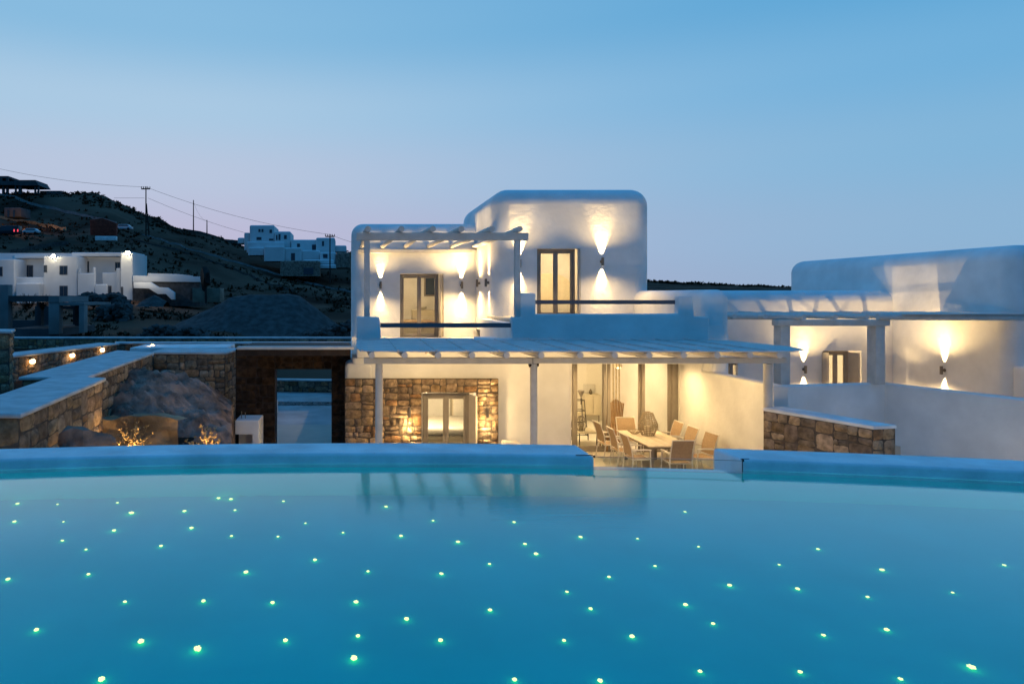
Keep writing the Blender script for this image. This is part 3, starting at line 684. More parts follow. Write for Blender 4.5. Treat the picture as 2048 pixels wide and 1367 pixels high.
o = MB().lathe(W(1181, 788, 23.9), [(.03, 0), (.06, .04), (.05, .12), (.025, .16), (.03, .18)], 12).build('vase', M['wine']); tag(o, 'small brown vase on the sideboard', 'vase')
o = MB().lathe(W(1162, 790, 22.6), [(.02, -.3), (.02, -.05), (.05, .0), (.11, .14), (.10, .16)], 12).build('candle_holder', M['steel']); tag(o, 'slim goblet shaped candle holder left of the sideboard', 'candle holder')
t = thing('coffee_table', 'low glass and dark metal table just inside the sliding doors', 'coffee table', (X(1168, 20.3), 20.3, ZG))
xa, xb = X(1150, 20.4), X(1190, 20.4); zz = -4.02
b = MB(); b.box(xa, xb, 20.1, 20.9, zz-.03, zz, .006); b.build('table_top', M['cream'], t)
for q in (xa+.03, xb-.06):
    for w in (20.13, 20.86): b = MB(); b.box(q, q+.025, w-.012, w+.012, ZG+.01, zz-.031); b.build('leg', M['black'], t)
def lantern(c, r, h, name, label, wire='steel', ribs=10):
    t = thing(name, label, 'lantern', c); c = Vector(c)
    prof = lambda k: r*(.62+.45*math.sin(min(1, k*1.35)*math.pi*.62)-.62*max(0, k-.45)*1.5)
    b = MB()
    for i in range(ribs):
        a = i*2*math.pi/ribs; b.tube([c+Vector((prof(k/12)*math.cos(a), prof(k/12)*math.sin(a), h*k/12)) for k in range(13)], .007, 4)
    for k in range(0, 13): b.tube([c+Vector((prof(k/12)*math.cos(a*math.pi/8), prof(k/12)*math.sin(a*math.pi/8), h*k/12)) for a in range(16)], .007 if k % 12 else .010, 4, True)
    b.build('cage', M[wire], t); b = MB(); b.tube([c+Vector((0, 0, .015)), c+Vector((0, 0, h*.42))], r*.38, 14); b.build('candle', M['candle'], t)
    b = MB(); b.tube([c+Vector((-r*.3, 0, h)), c+Vector((-r*.25, 0, h*1.06)), c+Vector((r*.25, 0, h*1.06)), c+Vector((r*.3, 0, h))], .008, 6); b.build('handle', M[wire], t)
    return t
lantern((X(1161, 20.5), 20.45, zz), .15, .42, 'glass_lantern', 'round wire lantern on the low table inside the sliding doors', 'steel', 8)
t = thing('floor_lantern', 'tall dark framed lantern standing behind the low table', 'lantern', (X(1157, 21.6), 21.6, ZG)); c = Vector((X(1158, 21.6), 21.6, ZG)); b = MB()
for sx, sy in ((-1, -1), (1, -1), (1, 1), (-1, 1)): b.tube([c+Vector((sx*.2, sy*.2, .02)), c+Vector((sx*.12, sy*.12, 1.15))], .012, 6)
for k in (.05, .45, .8, 1.12): q = .2-.07*k; b.tube([c+Vector((a*q, e*q, k)) for a, e in ((-1, -1), (1, -1), (1, 1), (-1, 1))], .012, 6, True)
b.build('frame', M['black'], t); b = MB(); b.tube([c+Vector((0, 0, .46)), c+Vector((0, 0, .72))], .06, 12); b.build('candle', M['candle'], t)
# slatted wooden lounge chair
t = thing('slatted_lounge_chair', 'fan shaped lounge chair of teak slats standing in the open sliding doorway', 'lounge chair', (X(1238, 20.6), 20.6, ZG))
bx, by = X(1229, 19.8), 19.75
b = MB(); n = 11
for i in range(n):
    u = i/(n-1)-.5
    p0 = Vector((bx-.10+u*.42, by-.1+u*.1, ZG+.28)); p1 = Vector((bx+.22+u*.56, by+.55+u*.2, ZG+1.28+.05*math.cos(u*6)-.06*abs(u)))
    b.bar(p0, p1, .032, .03)
b.build('backrest', M['teak'], t)
b = MB()
for i in range(9):
    u = i/8-.5; b.bar((bx-.48+u*.1, by-.4+u*.45, ZG+.46), (bx+.12, by-.05+u*.5, ZG+.34), .03, .035)
b.build('seat', M['teak'], t)
for s in (-.26, .26):
    b = MB(); b.bar((bx-.42, by-.2+s, ZG+.02), (bx-.38, by-.2+s, ZG+.46), .03, .04); b.build('leg', M['teak'], t)
    b = MB(); b.bar((bx+.05, by-.05+s, ZG+.36), (bx+.35, by+.1+s, ZG+.02), .03, .04); b.build('leg', M['teak'], t)
# curtain, white cupboard, little white stool
b = MB(); xa = X(1222, 20.0)
for k in range(3):
    q = X(1226+k*6, 20.7); b.tube([(q, 20.7+.03*(k % 2), ZG+.1), (q+.01, 20.72, -3), (q, 20.7, -1.85)], .024, 8)
o = b.build('curtain', M['curtain']); tag(o, 'narrow pale curtain gathered at the left of the open sliding door', 'curtain')
t = thing('cupboard', 'white panelled cupboard standing behind the closed right sliding leaf', 'cupboard', (X(1305, 22.4), 22.4, ZG))
xa, xb = X(1290, 22.4), X(1318, 22.4); b = MB(); b.box(xa, xb, 22.4, 22.9, ZG+.02, Z(784, 22.4), .01); b.box(xa-.03, xb+.03, 22.37, 22.9, Z(784, 22.4)+.001, Z(781, 22.4), .008); b.build('carcass', M['greycup'], t)
b = MB(); xm = (xa+xb)/2
for a, c in ((xa+.02, xm-.01), (xm+.01, xb-.02)):
    b.box(a, c, 22.375, 22.398, ZG+.06, Z(787, 22.4), .004); b.box(a+.05, c-.05, 22.36, 22.374, ZG+.2, Z(792, 22.4), .004)
b.build('cupboard_door', M['greycup'], t)
t = thing('armchair', 'pale armchair half hidden behind the closed right sliding leaf', 'armchair', (X(1325, 21), 21, ZG)); q = X(1325, 21)
b = MB(); b.box(q-.4, q+.4, 20.7, 21.4, ZG+.12, ZG+.42, .06, 3); b.build('seat', M['whitefurn'], t); b = MB(); b.box(q-.4, q+.4, 21.3, 21.5, ZG+.40, ZG+.8, .06, 3); b.build('backrest', M['whitefurn'], t)
for s in (-.46, .40):
    b = MB(); b.box(q+s, q+s+.1, 20.7, 21.5, ZG+.12, ZG+.6, .04, 3); b.build('armrest', M['whitefurn'], t)

# ------------------------------------------------------------------ dining set on the patio
TZ = ZG+.75; d0, d1 = -TZ*F/299.5, -TZ*F/267.5
tx0, tx1 = X(1297, d0), X(1388, d0)
t = thing('dining_table', 'long pale plank topped dining table on the patio', 'table', ((tx0+tx1)/2, (d0+d1)/2, ZG))
b = MB()
for k in range(5):
    a = tx0+(tx1-tx0)*k/5; b.box(a+.003, a+(tx1-tx0)/5-.003, d0, d1, TZ-.035, TZ, .005)
b.build('table_top', M['tabletop'], t)
b = MB(); b.box(tx0+.1, tx1-.1, d0+.12, d1-.12, TZ-.10, TZ-.036); b.build('apron', M['taupe'], t)
for a in (tx0+.12, tx1-.2):
    for c in (d0+.15, d1-.25): b = MB(); b.box(a, a+.08, c, c+.08, ZG, TZ-.037, .005); b.build('leg', M['taupe'], t)
ch = thing('dining_chair', 'x', 'chair', (0, 0, 0), 'dining chairs round the patio table')
# chair looks towards +Y (its sitter faces +Y), origin on the floor
for s in (-1, 1):
    b = MB(); b.tube([(s*.265, -.26, 0), (s*.265, -.20, .42), (s*.262, -.24, .70), (s*.262, -.34, 1.0)], .015, 8); b.build('back_post', M['whitemetal'], ch)
    b = MB(); b.tube([(s*.27, .24, 0), (s*.27, .22, .40), (s*.27, .21, .66)], .015, 8); b.build('front_leg', M['whitemetal'], ch)
    b = MB(); b.tube([(s*.27, .235, .665), (s*.275, .05, .675), (s*.27, -.235, .66)], .02, 8); b.build('armrest', M['whitemetal'], ch)
b = MB(); b.tube([(-.25, -.21, .43), (-.25, .22, .44), (.25, .22, .44), (.25, -.21, .43)], .014, 8, True); b.tube([(-.262, -.34, 1.0), (.262, -.34, 1.0)], .015, 8); b.build('seat_frame', M['whitemetal'], ch)
b = MB(); pr = [(-.235, .45), (-.1, .435), (.08, .435), (.22, .445)]
for (ya, za), (yb, zb) in zip(pr, pr[1:]): b.face([(-.24, ya, za), (.24, ya, za), (.24, yb, zb), (-.24, yb, zb)]); b.face([(-.24, ya, za-.006), (.24, ya, za-.006), (.24, yb, zb-.006), (-.24, yb, zb-.006)][::-1])
b.build('seat', M['fabric'], ch)
b = MB(); pr = [(-.21, .5), (-.225, .66), (-.26, .8), (-.325, .985)]
for (ya, za), (yb, zb) in zip(pr, pr[1:]): b.face([(-.245, ya, za), (.245, ya, za), (.245, yb, zb), (-.245, yb, zb)]); b.face([(-.245, ya-.008, za), (.245, ya-.008, za), (.245, yb-.008, zb), (-.245, yb-.008, zb)][::-1])
b.build('backrest', M['fabric'], ch)
ym = (d0+d1)/2; fr_ = True
CH = [((tx0+tx1)/2+.03, d0-.22, 0, 'chair at the near end of the table, its back to the pool'),
      ((tx0+tx1)/2-.10, d1+.22, math.pi, 'chair at the far end of the table before the open sliding door'),
      (tx0-.20, d0+.20, R(-90), 'chair on the left side of the table, nearest the pool'),
      (tx0-.22, ym, R(-92), 'middle chair on the left side of the table'),
      (tx0-.28, d1-.18, R(-88), 'chair on the left side of the table, nearest the house'),
      (tx1+.28, d0+.30, R(96), 'chair on the right side of the table, nearest the pool'),
      (tx1+.20, ym+.10, R(92), 'middle chair on the right side of the table'),
      (tx1+.20, d1-.12, R(90), 'chair on the right side of the table, nearest the house')]
for i, (x_, y_, a, l) in enumerate(CH): place(ch, i == 0, (x_, y_, ZG), a, l)
dl = 17.95
lantern((X(1295.5, dl), dl, TZ), .235, .58, 'wicker_lantern', 'bulbous wicker lantern with a candle on the dining table', 'wicker', 18)
t = thing('wire_bowl', 'shallow wire bowl on the table left of the wicker lantern', 'bowl', (X(1277, dl), dl+.1, TZ)); c = Vector((X(1277, dl)-.05, dl+.15, TZ)); b = MB()
for k in range(5): rr = .07+.028*k; b.tube([c+Vector((rr*math.cos(a*math.pi/8), rr*math.sin(a*math.pi/8), .01+.022*k)) for a in range(16)], .006, 4, True)
for a in range(12): b.tube([c+Vector(((.07+.028*k)*math.cos(a*math.pi/6), (.07+.028*k)*math.sin(a*math.pi/6), .01+.022*k)) for k in range(5)], .005, 4)
b.build('bowl_cage', M['wicker'], t)
o = MB().box(X(1008, 16.6), X(1040, 16.6), 16.2, 16.9, ZG, Z(884.5, 16.6), .02).build('bench', M['whitefurn']); tag(o, 'low white bench in front of the white wall beside the stone corner', 'bench')

# ------------------------------------------------------------------ right villa
V2 = thing('villa', 'long low white villa with rounded roof edges on the right', 'villa', (14, 24, ZG))
XW = 18.68; YB = 23.5
b = MB(); b.box(9.35, XW+.4, YB, 29, ZG, .20, .42, 8, 'top')
b.build('low_wing', M['plaster'], V2, cuts=[(X(1645, YB), X(1723, YB), YB-.5, YB+.6, -4.1, Z(701, YB)), (X(1445, YB), X(1476, YB), YB-.5, YB+.6, -3.4, Z(726, YB)), (9.9, 18.3, YB+.35, 28, -4.2, -1.3)], wn=True)
b = MB(); b.box(XW, 26, 19.2, 29.25, ZG, 1.47, .50, 10, 'topvert'); b.build('high_wing', M['plaster'], V2, wn=True)
b = MB(); b.box(XW+.02, 26, 12.5, 19.3, ZG, -1.95, .1, 4, 'topvert'); b.build('side_wall', M['plaster'], V2, wn=True)
b = MB(); b.box(9.9, XW, 18.9, YB, ZG, -4.15); b.build('terrace_floor', M['paving'], V2)
door('door', V2, X(1650, YB), X(1700, YB), YB+.1, -4.1, Z(702, YB), None, shut=[(X(1645, YB), X(1654, 23.2), (YB+.02, 23.15)), (X(1703, 23.4), X(1723, 23.0), (YB+.05, 23.1))])
b = MB(); xa, xb = X(1445, YB), X(1476, YB); b.box(xa, xa+.07, YB+.1, YB+.18, -3.4, Z(727, YB)); b.box(xb-.25, xb-.14, YB+.06, YB+.18, -3.4, Z(727, YB)); b.box(xa, xb, YB+.1, YB+.17, Z(730, YB), Z(726, YB)); wf = b.build('window', M['taupe'], V2)
b = MB(); b.box(xa, xb, YB+.14, YB+.145, -3.4, Z(727, YB)); b.build('pane', M['glass'], wf)
# terrace wall in front (bent)
zt2 = -2.45
p0, p1, p2, p3 = (X(1548, 18.6), 18.6), (X(1770, 19.3), 19.3), (X(2048, 16.2), 16.2), (17.3, 11.5)
def off(p, dx, dy): return (p[0]+dx, p[1]+dy)
b = MB(); b.prism([p0, p1, p2, p3, off(p3, .3, 0), off(p2, .3, .05), off(p1, .12, .28), off(p0, 0, .28)], ZG, zt2, .05, 4)
b.build('terrace_wall', M['plaster'], V2, wn=True)
# right pergola
P = thing('pergola', 'pergola with a reed roof on square posts before the right villa', 'pergola', (14, 20, ZG)); yp = 19.05
zp = Z(628.5, yp)
for p, w in ((1571, .135), (1761, .135)):
    b = MB(); q = X(p, yp); b.box(q-w, q+w, yp-.0, yp+.34, zt2-.02, Z(651, yp), .02); b.build('post', M['wood'], P)
b = MB(); b.box(X(1556, yp), X(1778, yp), yp-.05, yp+.3, Z(651.5, yp), Z(639, yp), .02); b.build('beam', M['wood'], P)
b = MB(); b.tube([(9.87, 19.5, Z(632, 19.5)), (12, 19.4, Z(633.5, 19.4)), (X(1600, 19.0), 19.0, Z(634, 19))], .085, 10); b.build('edge_log', M['wood'], P)
b = MB(); b.tube([(X(1755, 19.0), 19.0, Z(633.5, 19)), (17, 18.95, Z(634, 19)), (XW+.3, 18.9, Z(635, 19))], .09, 10); b.build('edge_log', M['wood'], P)
q = 9.9; i = 0
while q < XW-.2:
    b = MB(); b.tube([(q, 18.75 if 12.3 < q < 15 else 19.1, Z(633, 19)), (q+rnd(-.05, .05), 21.2, zp-.075), (q+.1+rnd(-.05, .05), YB-.02, zp-.07)], .07, 9); b.build('rafter', M['wood'], P); q += .86
b = MB(); b.prism([(15.3, 18.8), (XW-.01, 18.8), (XW-.01, 21.6), (15.3, 21.6)], zp, zp+.02); b.build('reed_mat', M['reed'], P)
wall_lamp(W(1607, 738, YB), 0, 'bronze lamp on the right villa, left of its shuttered door', 12, 10, 34, 13)
wall_lamp(W(1750, 738, YB), 0, 'lamp on the right villa, right of its shuttered door and half behind the post', 12, 10, 34, 2)
d = xf(1889, XW); wall_lamp((XW, d, Z(740, d)), R(-90), 'bronze lamp on the right side wall of the right villa', 14, 12, 34, 16)
room_lamp((14.0, 25.5, -2.3), 280, 'lamp hanging in the right villa behind the shuttered door')
room_lamp((11.0, 25.0, -2.3), 30, 'lamp hanging in the right villa behind the narrow window')
# low stone wall carrying the pergola post
za = -2.31; A0 = (X(1527, -za*F/223), -za*F/223); B0 = (X(1745, -za*F/259), -za*F/259); B1 = (X(1790, -za*F/257), -za*F/257); A1 = (X(1566, -za*F/220), -za*F/220)
t = thing('stone_wall', 'low brown stone wall with a rendered top under the right end of the reed pergola', 'wall', (9.3, 13.5, ZG))
b = MB(); cc_ = [A0, B0, B1, A1]; b.prism(cc_, ZG-.3, za-.06); b.build('wall_core', M['mortar'], t)
b = MB(); U = Vector((B0[0]-A0[0], B0[1]-A0[1], 0)); Nn = Vector((U.y, -U.x, 0)).normalized()
if Nn.y > 0: Nn = -Nn
b.stones((A0[0], A0[1], ZG-.3), U, U.length, (0, 0, 1), za-.06-ZG+.3, Nn, .25, .04)
U2 = Vector((B1[0]-B0[0], B1[1]-B0[1], 0)); N2 = Vector((U2.y, -U2.x, 0)).normalized()
b.stones((B0[0], B0[1], ZG-.3), U2, U2.length, (0, 0, 1), za-.06-ZG+.3, N2 if N2.y < 0 else -N2, .25, .04)
b.build('stone_face', M['stone'], t, ang=60)
cx_, cy_ = sum(p[0] for p in cc_)/4, sum(p[1] for p in cc_)/4
b = MB(); b.prism([(cx_+(p[0]-cx_)*1.02, cy_+(p[1]-cy_)*1.02) for p in cc_], za-.061, za, .02, 3); b.build('coping', M['coping'], t, wn=True)
# added unseen lamps at the terrace wall foot, for a warm wash (patio level)
for i, (xx, yy, e) in enumerate(((13.4, 16.9, 12), (15.3, 14.4, 30))):
    t = thing('added_ground_lamp', ('added fill lamp at the foot of the pale terrace wall behind the low stone wall', 'added fill lamp at the foot of the pale terrace wall near the right edge')[i], 'ground lamp', (xx, yy, ZG), 'added fill lamps before the terrace wall')
    b = MB(); b.lathe((xx, yy, ZG), [(.05, 0), (.05, .05), (.07, .1), (.07, .14)], 12); b.build('lamp_body', M['steel'], t)
    light('POINT', 'ground_fill', (xx, yy, ZG+.25), e, WARM, .08)
# ------------------------------------------------------------------ left garden walls
ZL = -1.55
def stone_block(label, foot, ztop, zbot, faces, group=None, size=.27, cop=.07, m='stone', over=.03, copm='cap'):
    """foot: plan polygon; faces: indices of polygon edges that show stone"""
    c = (sum(p[0] for p in foot)/len(foot), sum(p[1] for p in foot)/len(foot))
    t = thing('stone_wall', label, 'wall', (c[0], c[1], zbot), group)
    b = MB(); b.prism(foot, zbot, ztop-cop); b.build('wall_core', M['mortar'], t)
    b = MB()
    area = sum(foot[i][0]*foot[(i+1) % len(foot)][1]-foot[(i+1) % len(foot)][0]*foot[i][1] for i in range(len(foot)))
    for i in faces:
        a, e = Vector(foot[i]+(0,)), Vector(foot[(i+1) % len(foot)]+(0,)); U = e-a; n = Vector((U.y, -U.x, 0)).normalized()*(1 if area > 0 else -1)
        b.stones((a.x, a.y, zbot), U, U.length, (0, 0, 1), ztop-cop-zbot, n, size, .035)
    b.build('stone_face', M[m], t, ang=60)
    if cop:
        b = MB(); pts = [(c[0]+(p[0]-c[0])*1.0, c[1]+(p[1]-c[1])*1.0) for p in foot]
        n = len(foot); q = []
        for i in range(n):
            a, e, f = Vector(foot[i-1]), Vector(foot[i]), Vector(foot[(i+1) % n]); s = 1 if area > 0 else -1
            n1 = Vector(((e-a).y, -(e-a).x)).normalized()*s; n2 = Vector(((f-e).y, -(f-e).x)).normalized()*s; v = e+(n1+n2)/max(.5, (1+n1.dot(n2)))*(over+.03); q.append((v.x, v.y))
        b.prism(q, ztop-cop+.0005, ztop, .025, 3, True); b.build('coping', M[copm], t, wn=True)
    return t
def P2(px, py, z=ZL): g = G(px, py, z); return (g.x, g.y)
a0, a1 = P2(38, 825), P2(205, 755); a2, a3 = P2(112, 751), (a0[0]-2.6, a0[1]+.15)
stone_block('thick stone wall with a blue white rendered top nearest the pool on the left', [a0, a1, P2(115, 751), P2(-8, 793), (-9.5, 10.5), (-9.5, 9.6)], ZL, -4.8, [0, 1, 5], size=.33)
b0, b1 = P2(165, 752.5), P2(305, 703.5); b2, b3 = P2(236, 699.5), P2(45, 752)
stone_block('stone wall with a broad pale top running back between the rock and the drive', [(b0[0], b0[1]+.12), b1, b2, b3], ZL-.01, -4.8, [0, 3], size=.28)
c0, c1 = P2(306, 703.5), P2(450, 704.5); c2 = P2(475, 696.5); c3 = (c0[0], c2[1])
stone_block('stone wall block closing the rock garden left of the dark gateway', [(c0[0]+.02, c0[1]), c1, c2, c3], ZL+.01, -4.8, [0, 1], size=.25)
e0, e1, e2, e3 = (X(20, 18.6)-.9, 17.4), (X(235, 24.7), 24.7), (X(235, 24.7)-.75, 25.0), (X(20, 18.6)-1.7, 17.5)
stone_block('stone wall with three small lamps beside the drive', [e0, e1, e2, e3], -1.70, -3.3, [0, 3], size=.26)
stone_block('tall stone pillar cut by the left edge of the photo', [(X(-30, 15.5), 15.5), (X(19, 15.5), 15.5), (X(17, 16.1), 16.3), (X(-30, 16.1), 16.3)], Z(661, 15.5), -3.5, [0, 1], size=.28)
stone_block('long low stone wall closing the drive in the distance', [(-26, 30), (X(703, 30.0), 30), (X(703, 30.3), 30.4), (-26, 30.4)], Z(674, 30), -3.0, [0], size=.3, cop=.08)
stone_block('low stone wall behind the block left of the gateway', [(X(235, 25.4), 25.4), (X(712, 25.4), 25.4), (X(712, 26), 25.9), (X(235, 26), 25.9)], Z(684.5, 25.4), -2.35, [0], size=.25)
for i, (px, py, l) in enumerate(((60, 723, 'nearest the left pillar'), (140, 711, 'middle one'), (200, 700, 'farthest along the wall'))):
    # sits on the lamp wall
    ta = Vector(e0); tb = Vector(e1); best = min((abs(X(px, (ta+(tb-ta)*k/400).y)-(ta+(tb-ta)*k/400).x), k) for k in range(401))[1]
    q = ta+(tb-ta)*best/400; d = q.y; zz = Z(py, d)
    t = thing('bulkhead_lamp', 'small round lamp on the stone wall by the drive, '+l, 'wall lamp', (q.x+.05, q.y-.0, zz), 'lamps on the drive wall')
    b = MB(); b.lathe((q.x+.08, q.y, zz-.05), [(.05, 0), (.075, .03), (.075, .09), (.05, .12)], 12); b.build('lamp_glass', M['bulb'], t)
    b = MB(); b.tube([(q.x+.10, q.y, zz+.075), (q.x+.02, q.y, zz+.075)], .05, 10); b.build('hood', M['steel'], t)
    light('POINT', 'bulkhead_light', (q.x+.25, q.y-.05, zz-.05), 2.2, WARM, .05)
q = W(305, 692, 22.5); t = thing('post_lamp', 'bright little lamp on top of the wall between the copings', 'garden lamp', q)
b = MB(); b.lathe(q-Vector((0, 0, .06)), [(.03, 0), (.06, .04), (.06, .1), (.03, .12)], 12); b.build('lamp_glass', M['bulb'], t); b = MB(); b.tube([q-Vector((0, 0, .5)), q-Vector((0, 0, .06))], .02, 8); b.build('stem', M['steel'], t)
light('POINT', 'post_light', q+Vector((.0, -.3, .05)), 4, WARM, .06)
o = MB().prism([P2(260, 695, -1.62), P2(455, 694, -1.62), P2(470, 687, -1.62), P2(290, 688, -1.62)], -1.9, -1.62, .03).build('paved_ledge', M['coping']); tag(o, 'flat rendered ledge between the stone walls left of the gateway', 'ledge')

# bedrock slab and earth bank of the rock garden
def heap(name, m, px_poly_fn, x0, x1, y0, y1, nx=60, ny=44, amp=.2, sc=.8, ang=50, rid=0):
    b = MB(); g = []
    for j in range(ny+1):
        row = []
        for i in range(nx+1):
            x_, y_ = x0+(x1-x0)*i/nx, y0+(y1-y0)*j/ny; h = px_poly_fn(x_, y_); v = Vector((x_*sc, y_*sc, 0))
            n_ = noise.fractal(v, 1.0, 2.1, 5)*amp
            if rid: n_ += .09*(noise.noise(Vector(((x_*.8+y_*1.2)*5.5, (x_*1.2-y_*.8)*.7, 2))))+.05*noise.noise(Vector(((x_*.8+y_*1.2)*13, (x_*1.2-y_*.8)*2, 5)))
            if rid: n_ += .075*noise.ridged_multi_fractal(Vector((x_*.9+y_*.45, y_*2.1-x_*1.1, .4))*.9, 1, 2.2, 6, 1, 2)-.1
            if rid: n_ += rid*(1-abs(noise.noise(Vector((x_*.9+y_*.5, y_*2.6-x_*1.4, 1.3)))*2))
            row.append(b.bm.verts.new((x_+noise.noise(v*3)*.05, y_+noise.noise(v*3+Vector((5, 5, 5)))*.05, h+n_)))
        g.append(row)
    for j in range(ny):
        for i in range(nx): b.bm.faces.new((g[j][i], g[j][i+1], g[j+1][i+1], g[j+1][i]))
    return b.build(name, M[m], ang=ang)
def bank(x_, y_):
    # crest line at the back, vertical cut in front
    px = CX+x_/y_*F
    yc = 14.0+.5*noise.noise(Vector((x_*1.1, 0, 2)))
    top = -2.42+min(y_-14.0, 3.0)*.16
    if y_ > 17: top -= (y_-17)*.22
    top -= max(0, x_+4.1)*.35
    top -= max(0, px-300)/150*.35+max(0, 240-px)/60*.12
    t_ = max(0, min(1, (y_-yc+.25)/.3)); t_ = t_*t_*(3-2*t_)
    hA = -4.6*(1-t_)+(top-.55*(1-min(1, (y_-yc)/1.6 if y_ > yc else 0)))*t_
    g = max(0, min(1, (x_+4.15)/.5)); g = g*g*(3-2*g); hB = min(top, -3.6+(y_-13.3)*.42)
    h = hA*(1-g)+hB*g; k2 = max(0, min(1, (px-464)/9)); return h*(1-k2)-4.75*k2
xr = lambda px, d: X(px, d)
o = heap('rock_outcrop', 'rock', lambda x_, y_: bank(x_, y_), -5.5, -2.4, 13.3, 18.75, 100, 140, .12, 1.3, 30, .15)
tag(o, 'sloping weathered bedrock slab filling the garden below the stone walls', 'rock')
b = MB(); g = []
for j in range(31):
    row = []
    for i in range(46):
        x_ = -4.95+1.55*i/45; zz = -4.7+2.32*j/30*(1+.05*noise.noise(Vector((x_*2, 1, 1)))); y_ = 13.35+.10*j/30+.14*noise.fractal(Vector((x_*1.3, zz*1.3, 4)), 1, 2, 4)
        row.append(b.bm.verts.new((x_, y_, zz)))
    g.append(row)
for r_ in g[-8:]:
    for v in r_: v.co.z += .16*noise.noise(Vector((v.co.x*2.2, 7, 0)))
back = [b.bm.verts.new((v.co.x, 14.3, v.co.z-.1)) for v in g[-1]]
g.append(back)
for j in range(31):
    for i in range(45): b.bm.faces.new((g[j][i], g[j][i+1], g[j+1][i+1], g[j+1][i]))
tag(b.build('earth_bank', M['dirt'], ang=60), 'ochre cut earth bank lit from below in front of the bedrock', 'earth bank')
o = MB().blob((X(150, 9.6)-.0, 9.9, -2.38), .50, 3, .3, (.8, .7, .9)).build('boulder', M['rock'], ang=40); tag(o, 'dark pointed boulder at the foot of the nearest stone wall', 'boulder')
def shrub(px, d, zb, h, label, n=60, lean=0):
    c = Vector((X(px, d), d, zb)); t = thing('shrub', label, 'shrub', c, None); b = MB(); lf = MB()
    for i in range(n):
        a = rnd(0, 6.28); e = rnd(.35, 1.4); l = h*rnd(.45, 1.1); p = c.copy(); dr = Vector((math.cos(a)*math.cos(e), math.sin(a)*math.cos(e), math.sin(e)))
        pts = [p]
        for k in range(4):
            p = p+dr*l/4; dr = (dr+Vector((rnd(-.3, .3), rnd(-.3, .3), rnd(-.25, .2)))).normalized(); pts.append(p)
        b.tube(pts, [.009, .007, .005, .004, .002], 4)
        for p in pts[1:]:
            for q in range(4):
                u = Vector((rnd(-1, 1), rnd(-1, 1), rnd(-.3, 1))).normalized()*rnd(.03, .07); s = u.cross(Vector((rnd(-1, 1), rnd(-1, 1), rnd(-1, 1)))).normalized()*.012
                lf.face([p-s, p+u*.5-s*1.4, p+u, p+u*.5+s*1.4])
    b.build('twigs', M['twig'], t); lf.build('leaves', M['twig'], t, smooth=False)
    tt = thing('spike_spotlight', 'small spotlight on a spike under the '+label.split(' growing')[0], 'garden spotlight', (c.x, c.y-.35, zb))
    g_ = MB(); g_.tube([(c.x, c.y-.35, zb), (c.x, c.y-.35, zb+.12)], .01, 6); g_.build('spike', M['black'], tt); g_ = MB(); g_.tube([(c.x, c.y-.38, zb+.1), (c.x, c.y-.33, zb+.18)], .035, 10); g_.build('lamp_head', M['steel'], tt)
    return c
c = shrub(262, 12.9, Z(905, 12.9), .56, 'twiggy golden shrub growing before the ochre bank', 70); light('SPOT', 'shrub_light', c+Vector((0, -.32, -.05)), 60, (1, .62, .25), .03, size=140, blend=.8, dir=(0, .35, 1))
c = shrub(415, 13.0, Z(900, 13.0), .45, 'thin golden shrub growing before the bedrock near the gateway', 30); light('SPOT', 'shrub_light', c+Vector((0, -.32, -.02)), 40, (1, .62, .25), .03, size=130, blend=.8, dir=(0, .35, 1))
light('POINT', 'garden_fill', (X(60, 9.2), 8.75, -2.9), 3.0, (1, .62, .3), .05)  # added warm fill with no lamp body, beside the nearest stone wall
t = thing('added_bollard_lamp', 'added unseen fill lamp between the pool and the nearest stone wall', 'garden lamp', (-3.6, 9.9, -4.4)); b = MB(); b.lathe((-3.6, 9.9, -4.4), [(.04, 0), (.04, .8), (.06, .85), (.06, .95)], 12); b.build('lamp_post', M['steel'], t)
light('POINT', 'bollard_fill', (-3.45, 10.3, -3.3), 34, (1, .80, .48), .05)  # added unseen lamp warming the rock and garden walls

# ------------------------------------------------------------------ dark gateway
t = thing('gateway', 'dark stone gateway with a flat roof beside the villa', 'gateway', (X(600, 18), 18, ZG))
yg = 18.5
b = MB(); b.box(-3.1, .02, yg, yg+.55, ZG, -1.44); b.build('wall', M['mortar_dark'] if 'mortar_dark' in M else M['darkwood'], t, cuts=[(X(550, yg), X(663, yg), yg-.5, yg+1.2, ZG-.5, Z(738, yg))])
b = MB(); pal = [(1, 1, 1), (.7, .7, .7), (1.3, 1.2, 1)]
b.stones((-3.1, yg, ZG), (1, 0, 0), X(550, yg)+3.1, (0, 0, 1), -1.44-ZG, (0, -1, 0), .26, .035, pal)
b.stones((X(663, yg), yg, ZG), (1, 0, 0), .02-X(663, yg), (0, 0, 1), -1.44-ZG, (0, -1, 0), .24, .035, pal)
b.stones((X(550, yg), yg, Z(738, yg)), (1, 0, 0), X(663, yg)-X(550, yg), (0, 0, 1), -1.44-Z(738, yg), (0, -1, 0), .24, .035, pal)
b.build('stone_face', M['darkstone'], t, ang=60)
b = MB(); b.box(X(474, 16.6), .0, 16.6, 19.2, Z(711, 16.6), Z(699, 16.6)); b.build('roof_beam', M['darkwood'], t)
b = MB(); b.box(X(474, 16.5), X(708, 16.5), 16.5, 16.75, Z(698.8, 16.5), Z(693, 16.5), .01); b.build('roof_edge', M['wood'], t)
